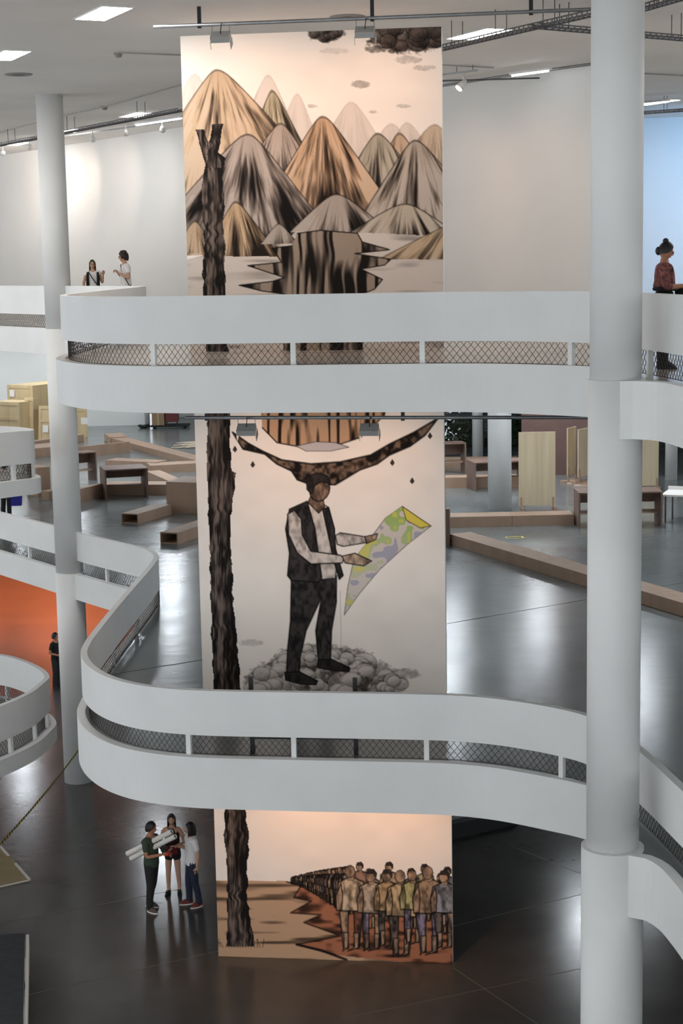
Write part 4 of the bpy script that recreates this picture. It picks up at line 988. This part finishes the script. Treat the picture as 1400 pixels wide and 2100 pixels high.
mb = MB(); mb.obox(a + Vector((0, 0, .35)) + n * .25, d * .96, n * .38, (0, 0, .03)); mb.build('stripe', mat('platform_grey', rgb(128, 130, 128), .6), root)
mb = MB(); mb.obox(a + Vector((0, 0, .35)) + n * .95, d * .9, n * .14, (0, 0, .03)); mb.build('stripe', MATS['platform_grey'], root)
# ================================================================== PEOPLE
def skin_mesh(V, E, R, root=0, levels=2):
    me = bpy.data.meshes.new('tmp'); me.from_pydata([tuple(v) for v in V], E, []); me.update()
    ob = bpy.data.objects.new('tmp', me); C.objects.link(ob)
    ob.modifiers.new('skin', 'SKIN'); sk = me.skin_vertices[0].data
    for i, r in enumerate(R):
        sk[i].radius = r if isinstance(r, tuple) else (r, r); sk[i].use_root = (i == root)
    sub = ob.modifiers.new('sub', 'SUBSURF'); sub.levels = levels; sub.render_levels = levels
    dg = bpy.context.evaluated_depsgraph_get(); ev = ob.evaluated_get(dg); m2 = bpy.data.meshes.new_from_object(ev)
    vs = [v.co.copy() for v in m2.vertices]; fs = [tuple(p.vertices) for p in m2.polygons]
    bpy.data.objects.remove(ob); bpy.data.meshes.remove(me); bpy.data.meshes.remove(m2)
    return vs, fs
def graph(nodes, chains):
    """nodes: name -> (pos, radius); chains: list of name lists"""
    names = list(nodes); ix = {n: i for i, n in enumerate(names)}; E = set()
    for ch in chains:
        for a, b in zip(ch[:-1], ch[1:]): E.add((ix[a], ix[b]))
    return [Vector(nodes[n][0]) for n in names], sorted(E), [nodes[n][1] for n in names]
def head_mesh(mb, c, yaw, tilt=0., s=1., mi=0, mdark=1):
    """face looks along -Y before the turn"""
    M = Matrix.Rotation(yaw, 3, 'Z') @ Matrix.Rotation(tilt, 3, 'X'); n, k = 24, 18; vs = []; fs = []; c = Vector(c)
    for i in range(k + 1):
        ph = math.pi * i / k
        for j in range(n):
            q = 2 * math.pi * j / n; x, y, z = math.sin(ph) * math.cos(q), math.sin(ph) * math.sin(q), math.cos(ph)
            p = Vector((x * .074, y * .094, z * .118))
            if z < 0: p.x *= 1 + .32 * z; p.y *= 1 + .16 * z if y < 0 else 1 + .30 * z       # jaw
            f = max(0, -y)
            p.y -= .026 * math.exp(-((x / .22) ** 2) - ((z + .12) / .16) ** 2) * f       # nose
            p.y += .010 * math.exp(-((abs(x) - .42) / .18) ** 2 - ((z - .06) / .10) ** 2) * f   # eye sockets
            p.y -= .008 * math.exp(-((x / .3) ** 2) - ((z + .48) / .08) ** 2) * f        # lips
            p.y -= .010 * math.exp(-((x / .3) ** 2) - ((z + .82) / .16) ** 2) * f        # chin
            vs.append(c + M @ (p * s))
    for i in range(k):
        for j in range(n):
            j2 = (j + 1) % n; fs.append((i * n + j, (i + 1) * n + j, (i + 1) * n + j2, i * n + j2))
    mb.add(vs, fs, mi, True)
    for sx in (-1, 1):
        mb.ellipsoid(c + M @ (Vector((sx * .031, -.078, .008)) * s), (.012 * s, .007 * s, .007 * s), 8, 5, mdark, M)
        mb.ellipsoid(c + M @ (Vector((sx * .032, -.082, .028)) * s), (.017 * s, .005 * s, .004 * s), 8, 5, mdark, M)
        mb.ellipsoid(c + M @ (Vector((sx * .072, .008, -.004)) * s), (.010 * s, .020 * s, .030 * s), 8, 6, mi, M)
    mb.ellipsoid(c + M @ (Vector((0, -.084, -.058)) * s), (.022 * s, .006 * s, .006 * s), 8, 5, mdark + 1, M)
    return M
def hand_mesh(mb, w_, d, nrm, side, curl=.5, mi=0, s=1.):
    """w_: wrist, d: hand direction, nrm: back of the hand, side: direction of the thumb"""
    w_, d, nrm = Vector(w_), Vector(d).normalized(), Vector(nrm); nrm = (nrm - d * nrm.dot(d)).normalized(); sd = d.cross(nrm)
    if sd.dot(Vector(side)) < 0: sd = -sd
    M = Matrix((sd, d, nrm)).transposed()
    mb.ellipsoid(w_ + d * .045 * s, (.040 * s, .056 * s, .017 * s), 12, 8, mi, M)
    for k in range(4):
        b = w_ + d * .078 * s + sd * (.028 - .0185 * k) * s; ln = (.068, .078, .072, .056)[k] * s
        d1 = (d - nrm * .35 * curl).normalized(); d2 = (d - nrm * 1.3 * curl).normalized(); d3 = (d * .5 - nrm * 2.0 * curl).normalized()
        p1 = b + d1 * ln * .45; p2 = p1 + d2 * ln * .32; p3 = p2 + d3 * ln * .26
        mb.tube([b - d * .02 * s, b, p1, p2, p3], [.0095 * s, .0095 * s, .009 * s, .0085 * s, .006 * s], 8, mi)
    b = w_ + d * .028 * s + sd * .028 * s; t1 = (d * .7 + sd * .8 - nrm * .2).normalized(); t2 = (d * .95 + sd * .25 - nrm * .45 * curl).normalized()
    mb.tube([b - t1 * .01, b, b + t1 * .032 * s, b + t1 * .032 * s + t2 * .03 * s], [.012 * s, .012 * s, .0105 * s, .007 * s], 8, mi)
SKIN = {k: mat('skin_' + k, c, .55, .05, 20) for k, c in (('light', rgb(206, 160, 134)), ('tan', rgb(176, 124, 96)))}
DARKF = mat('eye_dark', rgb(44, 30, 26), .5); LIP = mat('lip', rgb(150, 84, 78), .5)
def person(label, base, yaw, H, skin, shirt, trous, hair, arms, head_yaw=0., head_tilt=0., shirt_len='hip', sleeve=.55, legs='long', shoe=None, stance=(.0, .0), lean=0., hands=None, build=1., hair_style='short', group=None, neckline=None, shirt2=None, glasses=False):
    """arms: {'L': (elbow, wrist), 'R': ...} in body coordinates (x = right of the viewer when the body faces -Y), metres for a 1.72 m body"""
    k = H / 1.72; root = empty('person', base, label, 'person', group); root.rotation_euler = (0, 0, yaw)
    S = lambda p: Vector((p[0] * k, (p[1] - lean * max(0, p[2] - .95)) * k, p[2] * k)); r_ = lambda v: tuple(x * k * build for x in v) if isinstance(v, tuple) else v * k
    N = {'pel': (S((0, 0, .95)), r_((.125, .085))), 'wai': (S((0, -.005, 1.10)), r_((.112, .080))), 'che': (S((0, 0, 1.28)), r_((.142, .105))), 'uch': (S((0, .01, 1.40)), r_((.105, .085))), 'nec': (S((0, .005, 1.49)), r_(.052)), 'hdb': (S((0, -.01, 1.56)), r_(.055))}
    st = {'L': stance[0], 'R': stance[1]}
    for n_, sx in (('L', -1), ('R', 1)):
        N['hip' + n_] = (S((sx * .085, 0, .88)), r_(.088)); N['kne' + n_] = (S((sx * .10, -.02 + st[n_] * .5, .49)), r_(.060)); N['cal' + n_] = (S((sx * .105, .005 + st[n_] * .75, .34)), r_(.054)); N['ank' + n_] = (S((sx * .11, .02 + st[n_], .09)), r_(.038)); N['toe' + n_] = (S((sx * .125, -.11 + st[n_], .035)), r_(.034))
        e, w_ = arms[n_]; sh = (sx * .165, .01, 1.385); N['sho' + n_] = (S(sh), r_(.058)); N['elb' + n_] = (S(e), r_(.040)); N['wri' + n_] = (S(w_), r_(.027))
        N['mua' + n_] = (S([(a * .55 + b * .45) for a, b in zip(sh, e)]), r_(.047)); N['mfa' + n_] = (S([(a * .6 + b * .4) for a, b in zip(e, w_)]), r_(.038))
    ch = [['pel', 'wai', 'che', 'uch', 'nec', 'hdb']]
    for n_ in 'LR': ch += [['pel', 'hip' + n_, 'kne' + n_, 'cal' + n_, 'ank' + n_, 'toe' + n_], ['uch', 'sho' + n_, 'mua' + n_, 'elb' + n_, 'mfa' + n_, 'wri' + n_]]
    vs, fs = skin_mesh(*graph(N, ch)); mb = MB(); mb.add(vs, fs, 0, True)
    hc = S((0, -.018, 1.605)); M = head_mesh(mb, hc, head_yaw, head_tilt, k)
    for n_, sx in (('L', -1), ('R', 1)):
        e, w_ = Vector(N['elb' + n_][0]), Vector(N['wri' + n_][0]); d = (w_ - e).normalized(); hd = (hands or {}).get(n_, {})
        dd = Vector(hd.get('dir', d)); nr = Vector(hd.get('back', (sx, 0, .2) if abs(d.z) > .7 else (0, 0, 1))); sdv = Vector(hd.get('thumb', (0, -1, .3) if abs(d.z) > .7 else (-sx, 0, .2)))
        hand_mesh(mb, w_, dd, nr, sdv, hd.get('curl', .45), 0, k)
    body = mb.build('body', [SKIN[skin], DARKF, LIP]); body.parent = root
    def cloth(nm, nodes, chains, grow, mt, roots=0):
        NN = {a: (N[a][0], tuple(x * grow[0] + grow[1] for x in (N[a][1] if isinstance(N[a][1], tuple) else (N[a][1],) * 2))) if not isinstance(nodes[a], tuple) else nodes[a] for a in nodes}
        vs, fs = skin_mesh(*graph(NN, chains), root=roots); mb = MB(); mb.add(vs, fs, 0, True); o = mb.build(nm, mt); o.parent = root; return o
    zh = {'hip': .82, 'long': .78, 'waist': .98, 'high': 1.10}[shirt_len]
    nd = {'hem': (S((0, 0, zh)), r_((.190, .150))), 'pel': (S((0, 0, .95 if zh < .93 else max(1.02, zh + .05))), r_((.182, .142))), 'wai': (S((0, -.005, 1.10 if zh < 1.05 else 1.20)), r_((.165, .130))), 'che': (S((0, 0, 1.28 if zh < 1.05 else 1.30)), r_((.172, .130))), 'uch': (S((0, .01, 1.395)), r_((.140, .112))), 'col': (S((0, .006, 1.475)), r_((.078, .074)))}
    chs = [['hem', 'pel', 'wai', 'che', 'uch', 'col']]
    if sleeve > 0:
        for n_, sx in (('L', -1), ('R', 1)):
            a, e, w_ = N['sho' + n_][0], N['elb' + n_][0], N['wri' + n_][0]
            nd['s' + n_] = (a, r_((.076, .076)))
            if sleeve <= 1:
                nd['t' + n_] = (a.lerp(e, sleeve * .55), r_((.064, .064))); nd['u' + n_] = (a.lerp(e, sleeve), r_((.060, .060))); chs.append(['uch', 's' + n_, 't' + n_, 'u' + n_])
            else:
                nd['t' + n_] = (a.lerp(e, .5), r_((.060, .060))); nd['u' + n_] = (e, r_((.052, .052))); nd['v' + n_] = (e.lerp(w_, sleeve - 1), r_((.044, .044))); chs.append(['uch', 's' + n_, 't' + n_, 'u' + n_, 'v' + n_])
    cloth('shirt', nd, chs, (1, 0), shirt)
    nd = {'wst': (S((0, 0, 1.04 if zh < 1.05 else 1.12)), r_((.150, .110)) if zh < 1.05 else r_((.170, .130))), 'pel': (S((0, 0, .93)), r_((.162, .120)))}; chs = [['wst', 'pel']]
    for n_ in 'LR':
        h_, kn, an = N['hip' + n_][0], N['kne' + n_][0], N['ank' + n_][0]
        nd['h' + n_] = (h_, r_((.102, .106)))
        if legs == 'short':
            nd['e' + n_] = (h_.lerp(kn, .42), r_((.100, .104))); chs.append(['pel', 'h' + n_, 'e' + n_])
        else:
            nd['k' + n_] = (kn, r_((.078, .080))); nd['c' + n_] = (N['cal' + n_][0], r_((.072, .076))); nd['e' + n_] = (an + Vector((0, 0, -.045 * k)), r_((.068, .076))); chs.append(['pel', 'h' + n_, 'k' + n_, 'c' + n_, 'e' + n_])
    cloth('trousers' if legs != 'short' else 'shorts', nd, chs, (1, 0), trous, 1)
    for n_, sx in (('L', -1), ('R', 1)):
        mb = MB(); a = S((sx * .118, -.045 + st[n_], 0)); A = Matrix.Rotation(sx * .18, 3, 'Z'); n, prof = 20, [(1.0, 0), (1.04, .03), (.98, .05), (.82, .085), (.5, .105)]
        vs2, fs2 = [], []
        for i, (q, z) in enumerate(prof):
            for j in range(n):
                an = 2 * math.pi * j / n; x, y = .045 * q * math.cos(an), .135 * math.sin(an) * (q if math.sin(an) < 0 else 1); zz = z * (1 if y > -.02 else max(.45, 1 + (y + .02) * 5))
                vs2.append(a + A @ Vector((x, y, zz)) * k)
        for i in range(len(prof) - 1):
            for j in range(n): fs2.append((i * n + j, i * n + (j + 1) % n, (i + 1) * n + (j + 1) % n, (i + 1) * n + j))
        fs2.append(tuple(range((len(prof) - 1) * n, len(prof) * n))); fs2.append(tuple(reversed(range(n))))
        mb.add(vs2, fs2, 0, True); o = mb.build('shoe', shoe or RUBBER); o.parent = root
        mb = MB(); poly = [a + A @ Vector((.048 * math.cos(2 * math.pi * j / n), .139 * math.sin(2 * math.pi * j / n), 0)) * k for j in range(n)]
        mb.prism([(p.x, p.y) for p in poly], 0, .022 * k); o2 = mb.build('sole', PAPER if shoe else RUBBER); o2.parent = o
    # hair
    mb = MB(); HB = lambda p: hc + M @ (Vector(p) * k)
    n, kk = 24, 12; vs2, fs2 = [], []
    low = {'short': .60, 'bob': .60, 'long': .60, 'curly': .60, 'bun': .58}[hair_style]; rr = np.random.default_rng(int(abs(base[0]) * 100))
    for i in range(kk + 1):
        for j in range(n):
            q = 2 * math.pi * j / n; back = math.sin(q)           # +1 at the nape, -1 at the brow
            ph = math.pi * (i / kk) * (low + .10 * back - .20 * max(0, -back) ** 2); b = 1.10 + (.05 * rr.random() if hair_style in ('curly', 'short') else 0) + (.14 if hair_style == 'curly' else 0)
            x, y, z = math.sin(ph) * math.cos(q), math.sin(ph) * math.sin(q), math.cos(ph)
            vs2.append(HB((x * .078 * b, y * .100 * b + .006, z * .123 * b + .004)))
    for i in range(kk):
        for j in range(n): fs2.append((i * n + j, (i + 1) * n + j, (i + 1) * n + (j + 1) % n, i * n + (j + 1) % n))
    mb.add(vs2, fs2, 0, True)
    if hair_style in ('bob', 'long'):
        dz = -.13 if hair_style == 'bob' else -.30
        prof = []
        for i in range(7):
            t = i / 6; z = .06 + (dz - .06) * t; sp = 1.12 + .10 * math.sin(t * 2.4); ring = []
            for j in range(15):
                q = -.55 + (math.pi + 1.1) * j / 14
                ring.append(HB((math.cos(q) * .078 * sp, math.sin(q) * .100 * sp + .008 + (.03 * t if hair_style == 'long' else 0), z)))
            prof.append(ring)
        vs3 = [p for ring in prof for p in ring] + [p * .86 + hc * .14 if False else p + (hc - p) * .14 for ring in prof for p in ring]; fs3 = []; w2 = 7 * 15
        for i in range(6):
            for j in range(14):
                a = i * 15 + j; fs3.append((a, a + 1, a + 16, a + 15)); fs3.append((w2 + a, w2 + a + 15, w2 + a + 16, w2 + a + 1))
        for i in range(6):
            for j in (0, 14): a = i * 15 + j; fs3.append((a, a + 15, w2 + a + 15, w2 + a))
        for j in range(14): a = 6 * 15 + j; fs3.append((a, a + 1, w2 + a + 1, w2 + a))
        mb.add(vs3, fs3, 0, True)
    if hair_style == 'bun':
        mb.ellipsoid(HB((0, .045, .135)), (.042 * k, .042 * k, .040 * k), 12, 8); mb.ellipsoid(HB((0, .10, -.02)), (.055 * k, .045 * k, .06 * k), 12, 8)
    if hair_style == 'curly':
        for i in range(26):
            q = rr.random() * 2 * math.pi; ph = rr.random() * 1.7; b = 1.22
            y = math.sin(ph) * math.sin(q)
            if y < -.45 and math.cos(ph) < .6: continue
            mb.ellipsoid(HB((math.sin(ph) * math.cos(q) * .078 * b, y * .1 * b + .012, math.cos(ph) * .12 * b)), (.026 * k,) * 3, 8, 6)
    o = mb.build('hair', hair); o.parent = root
    if glasses:
        for sx in (-1, 1):
            mb = MB(); mb.tube([HB((sx * .032 + .024 * math.cos(a), -.100, .006 + .018 * math.sin(a))) for a in np.linspace(0, 2 * math.pi, 13)], .0028 * k, 5, caps=False); mb.tube([HB((sx * .056, -.098, .010)), HB((sx * .078, 0, .012))], .0026 * k, 5)
            if sx > 0: mb.tube([HB((-.009, -.102, .010)), HB((.009, -.102, .010))], .0026 * k, 5)
            o = mb.build('glasses', BLACK); o.parent = root
    return root, N, S
def W(root, p):
    return Vector(root.location) + Matrix.Rotation(root.rotation_euler.z, 3, 'Z') @ Vector(p)
def fab(n, c, var=.1): return mat('fabric_' + n, c, .85, var, 9)
HB_ = mat('hair_black', rgb(26, 22, 22), .45); HBr = mat('hair_brown', rgb(52, 38, 32), .5)
# --- three people on the ground floor (yaw: 0 faces the camera, +90 deg faces right)
p = at(314, 1866, 0)
man, N, S = person('person in a dark green T-shirt and dark trousers carrying long rolls', p, math.radians(62), 1.83, 'tan', fab('green', rgb(58, 74, 62)), fab('charcoal', rgb(40, 40, 42)), HB_,
    {'R': ((.24, -.08, 1.14), (.12, -.32, 1.12)), 'L': ((-.24, -.06, 1.12), (-.10, -.34, 1.18))}, head_yaw=math.radians(14), head_tilt=.12, shirt_len='hip', sleeve=.75, stance=(-.02, .14), shoe=fab('shoe_grey', rgb(96, 84, 78)), hair_style='short',
    hands={'R': {'curl': .9, 'back': (1, 0, 0), 'thumb': (0, 0, 1)}, 'L': {'curl': .9, 'back': (-1, 0, 0), 'thumb': (0, 0, 1)}})
hl, hr = W(man, N['wriL'][0]), W(man, N['wriR'][0])
q = W(man, (.0 * 1.06, -.44, 1.27)); mb = MB(); mb.ellipsoid(hl + Vector((.10, -.06, .03)), (.045, .045, .05), 14, 10); tag(mb.build('red_cup', mat('red_plastic', rgb(196, 60, 44), .4)), 'small red cup held by the person in green', 'cup')
mb = MB(); c = hl + Vector((.02, .0, .11)); mb.box((c.x - .06, c.y - .04, c.z - .045), (c.x + .06, c.y + .04, c.z + .045)); mb.tube([c + Vector((.0, -.04, 0)), c + Vector((.0, -.11, 0))], .036, 14); mb.box((c.x - .03, c.y - .03, c.z + .045), (c.x + .03, c.y + .03, c.z + .065)); tag(mb.build('camera_body', BLACK), 'small black camera held at the chest of the person in green', 'camera')
ax = man.location
ra, rb = aty(258, 1764, ax.y - .10), aty(352, 1712, ax.y - .28); ra.y = ax.y + .12; rb.y = ax.y - .22
for k_, (da, l_) in enumerate(((Vector((0, 0, .05)), 'upper of the two white paper rolls under an arm'), (Vector((.07, -.02, -.045)), 'lower of the two white paper rolls under an arm'))):
    root = empty('paper_roll', (ra + rb) / 2 + da, l_, 'paper roll', 'paper rolls'); mb = MB(); d = (rb - ra).normalized()
    mb.tube([ra + da, rb + da], .052, 18, caps=False); mb.tube([ra + da, rb + da], .046, 18, caps=False); mb.build('tube', PAPER, root)
    mb = MB(); mb.tube([ra + da + d * .03, rb + da - d * .03], .043, 14); mb.build('core', mat('roll_core', rgb(150, 138, 128), .8), root)
p = at(357, 1833, 0)
wo, N, S = person('person in a dark sleeveless top and black shorts facing the camera', p, math.radians(-4), 1.70, 'light', fab('maroon', rgb(52, 26, 32)), fab('black', rgb(24, 24, 26)), HB_,
    {'R': ((.26, -.02, 1.13), (.08, -.22, 1.10)), 'L': ((-.26, -.02, 1.12), (-.07, -.22, 1.04))}, head_yaw=math.radians(8), shirt_len='hip', sleeve=0, legs='short', hair_style='long', stance=(-.02, .03))
h_ = W(wo, (0, -.27, 1.10)); mb = MB(); mb.box((h_.x - .17, h_.y - .02, h_.z - .14), (h_.x + .15, h_.y + .02, h_.z + .02)); mb.box((h_.x - .155, h_.y - .024, h_.z - .125), (h_.x + .135, h_.y - .02, h_.z + .005)); tag(mb.build('folder', fab('dark_red', rgb(110, 28, 36))), 'dark red folder held in front of the person in shorts', 'folder')
p = at(396, 1857, 0)
w3, N, S = person('person in a white shirt and dark blue jeans, back half turned', p, math.radians(-68), 1.74, 'light', fab('white', rgb(244, 240, 238), .03), fab('denim', rgb(42, 48, 66)), HB_,
    {'L': ((-.25, .02, 1.12), (-.20, -.24, 1.20)), 'R': ((.26, .06, 1.14), (.27, .02, .88))}, head_yaw=math.radians(-6), shirt_len='hip', sleeve=.85, hair_style='bob', stance=(-.06, .08), shoe=fab('shoe_red', rgb(120, 52, 48)))
h_ = W(w3, N['wriR'][0]); mb = MB(); mb.box((h_.x - .02, h_.y - .035, h_.z - .16), (h_.x + .0, h_.y + .03, h_.z - .05)); mb.box((h_.x - .022, h_.y - .028, h_.z - .15), (h_.x - .02, h_.y + .023, h_.z - .06)); tag(mb.build('phone', BLACK), 'black phone in the lowered hand of the person in white', 'phone')
# --- upper floor
def upper(x, Y): v = aty(x, 560, Y); return Vector((v.x, v.y, F3))
p = upper(190, 42.6)
u1, N, S = person('person with long dark hair and glasses, waving behind the far parapet', p, math.radians(8), 1.66, 'light', fab('white', rgb(244, 240, 238), .03), fab('black', rgb(24, 24, 26)), HBr,
    {'R': ((.24, -.08, 1.13), (.27, -.20, 1.34)), 'L': ((-.25, -.02, 1.12), (-.22, -.12, .92))}, shirt_len='hip', sleeve=.25, hair_style='long', glasses=True, hands={'R': {'curl': .35, 'back': (0, 1, .2), 'thumb': (-1, 0, 0)}})
mb = MB(); f = lambda a: W(u1, a); mb.tube([f((-.10, -.135, 1.38)), f((-.04, -.15, 1.25)), f((.08, -.14, 1.08)), f((.16, -.10, .98))], .012, 6); tag(mb.build('bag_strap', BLACK), 'dark strap across the chest of the waving person', 'strap')
for sx in (-1, 1):
    mb = MB(); mb.tube([f((sx * .125, -.10, 1.36)), f((sx * .135, -.125, 1.2)), f((sx * .135, -.125, .95))], [.03, .036, .04], 8); o = mb.build('waistcoat_edge', fab('black', rgb(24, 24, 26))); o.parent = u1; o.matrix_parent_inverse = (Matrix.Translation(u1.location) @ Matrix.Rotation(u1.rotation_euler.z, 4, 'Z')).inverted()
p = upper(258, 41.6)
u2, N, S = person('person with curly dark hair in a white T-shirt, seen from the side', p, math.radians(-70), 1.84, 'light', fab('white', rgb(244, 240, 238), .03), fab('black', rgb(24, 24, 26)), HBr,
    {'L': ((-.25, -.01, 1.13), (-.08, -.17, 1.27)), 'R': ((.26, .02, 1.12), (.10, -.18, 1.25))}, head_yaw=math.radians(-6), shirt_len='hip', sleeve=.6, hair_style='curly', glasses=True, lean=.05, hands={'L': {'curl': 1.}, 'R': {'curl': 1.}})
f = lambda a: W(u2, a); mb = MB(); mb.tube([f((-.02, -.12, 1.54)), f((.10, -.13, 1.40)), f((.17, -.06, 1.2)), f((.18, .06, .98))], .011, 6); tag(mb.build('bag_strap', BLACK), 'thin dark strap over the white T-shirt', 'strap')
FLO = mat('fabric_floral', rgb(150, 92, 84), .85, 0, 26, col2=rgb(70, 40, 44), detail=3)
p = upper(1362, 22.6)
u3, N, S = person('person in a floral shirt with a hair bun, standing at upper right', p, math.radians(82), 1.69, 'tan', FLO, fab('black', rgb(24, 24, 26)), HB_,
    {'R': ((.25, .02, 1.12), (.14, -.27, 1.13)), 'L': ((-.25, -.02, 1.12), (-.10, -.28, 1.14))}, head_yaw=math.radians(4), head_tilt=.28, shirt_len='high', sleeve=1.35, hair_style='bun', build=1.18, glasses=True, hands={'R': {'curl': .8}, 'L': {'curl': .8}})
h_ = W(u3, (0, -.40, 1.15)); mb = MB(); mb.obox(h_ + Vector((-.02, -.07, -.05)), (.13, 0, .08), (0, .14, 0), (-.006, 0, .01)); mb.obox(h_ + Vector((-.018, -.06, -.038)), (.118, 0, .072), (0, .12, 0), (-.001, 0, .0025)); tag(mb.build('tablet', fab('slate', rgb(70, 84, 120))), 'blue-grey tablet in the hands of the person in the floral shirt', 'tablet')
mb = MB(); c = W(u3, (.06, -.24, 1.03)); mb.ellipsoid(c, (.10, .12, .10), 14, 10); mb.tube([W(u3, (.18 * math.cos(a), -.02 + .15 * math.sin(a), 1.08)) for a in np.linspace(0, 2 * math.pi, 17)], .03, 8); tag(mb.build('waist_bag', fab('black', rgb(24, 24, 26))), 'black bag worn at the waist over dark trousers', 'bag')
# --- partly hidden people
p = at(4, 820, F2 + 1.75); p = Vector((p.x, p.y - 1.5, F2))
person('person in a grey T-shirt working beside the crates at the left edge', p, math.radians(-110), 1.76, 'tan', fab('grey', rgb(128, 132, 138)), fab('charcoal', rgb(40, 40, 42)), HB_,
    {'R': ((.25, -.02, 1.12), (.18, -.20, .95)), 'L': ((-.25, -.02, 1.12), (-.18, -.22, .98))}, sleeve=.7, head_tilt=.3)
p = at(14, 1062, F2)
pb, N, S = person('person in dark clothes hidden behind the upper ramp end', p, math.radians(160), 1.70, 'tan', fab('black', rgb(24, 24, 26)), fab('charcoal', rgb(40, 40, 42)), HB_,
    {'R': ((.25, .0, 1.12), (.26, -.04, .86)), 'L': ((-.25, .0, 1.12), (-.26, -.04, .86))}, sleeve=.7)
mb = MB(); c = W(pb, (-.30, -.06, .55)); mb.obox(c + Vector((-.16, -.05, -.18)), (.32, .05, 0), (0, .12, 0), (.03, 0, .34)); mb.tube([c + Vector((-.10, .02, .16)), c + Vector((-.02, .02, .34)), c + Vector((.12, .02, .16))], .012, 6); tag(mb.build('blue_bag', fab('blue', rgb(52, 56, 150))), 'blue carrier bag hanging below the upper ramp end', 'bag')
p = at(117, 1412, 0)
person('person in dark clothes standing behind the left column on the ground floor', p, math.radians(70), 1.74, 'tan', fab('black', rgb(24, 24, 26)), fab('charcoal', rgb(40, 40, 42)), HB_,
    {'R': ((.25, .06, 1.14), (.12, -.20, 1.06)), 'L': ((-.25, .06, 1.14), (-.12, -.20, 1.06))}, sleeve=.7)
# ================================================================== LAMPS
LAMP = emat('lamp_panel_glow', (1, .96, .91, 1), 62)
LAMPW = emat('lamp_panel_glow_wall', (1, .96, .91, 1), 20)
LAMP2 = emat('lamp_panel_glow_middle', (.86, .93, 1, 1), 84)
LAMP1 = emat('lamp_panel_glow_ground', (.88, .94, 1, 1), 70)
pd = Vector((-.43, .90, 0)); pw = Vector((.90, .43, 0)) * 1.0
def panel_light(label, c, z, lm=LAMP, group=None):
    root = empty('ceiling_light', (c[0], c[1], z), label, 'ceiling light', group)
    c = Vector((c[0], c[1], z)); L, W = 1.45, .5
    q = c - pd * L / 2 - pw * W / 2
    mb = MB(); mb.obox(q + Vector((0, 0, -.012)), pd * L, pw * W, (0, 0, .010)); mb.build('diffuser', lm, root)
    mb = MB()
    for a, b in ((q - pw * .03, pd * L), (q + pw * W, pd * L)): mb.obox(a + Vector((0, 0, -.016)), b, pw * .03, (0, 0, .016))
    for a in (q - pd * .03 - pw * .03, q + pd * L - pw * .03): mb.obox(a + Vector((0, 0, -.016)), pd * .03, pw * (W + .06), (0, 0, .016))
    mb.build('frame', WHITE, root)
VIS = {(-3.67, 27.5): 'bright ceiling light panel nearest the top left of the mural', (-6.2, 32.6): 'ceiling light panel cut by the left picture edge',
       (2.63, 30.8): 'ceiling light panel right of the mural, above the cable tray', (-5.33, 45.8): 'ceiling light panel above the spotlights, close to the mural edge',
       (-7.82, 50.7): 'ceiling light panel right of the left column top', (-10.4, 55.6): 'small far ceiling light panel left of the left column', (8.5, 44.9): 'ceiling light panel at far right beyond the thick column'}
for c, l in VIS.items(): panel_light(l, c, CZ, LAMPW if c[1] > 45 and c[0] < 0 else LAMP)
for k, c in enumerate([(-12, 42), (-14, 52), (-9, 36.5), (9, 36), (12, 28), (8.5, 25), (14, 44), (-14, 34)]):
    panel_light('ceiling light panel outside the picture', c, CZ, group='unseen ceiling panels')
for c in [(-7, 56), (-1, 56), (-7, 68), (-1, 68), (-14, 60), (-14, 70), (5, 50.7), (8.6, 47), (3.6, 54), (-6.4, 60), (11.5, 40), (9, 34), (2.6, 45.5), (6.8, 56.5), (-12, 74.5), (-18, 73.8), (-24, 73)]:  # unseen; last ones added to lighten columns, benches and far left wall
    panel_light('ceiling light panel placed unseen above the middle floor', c, F2C, LAMP2, group='middle floor ceiling panels')
for c in [(8.5, 46), (-11.3, 56), (-5.5, 47), (6.3, 41.5)]:  # unseen panels added to put pale window-like reflections on the floor
    panel_light('added unseen light panel above the ground floor', c, F2 - .55, LAMP1, group='added ground floor panels')
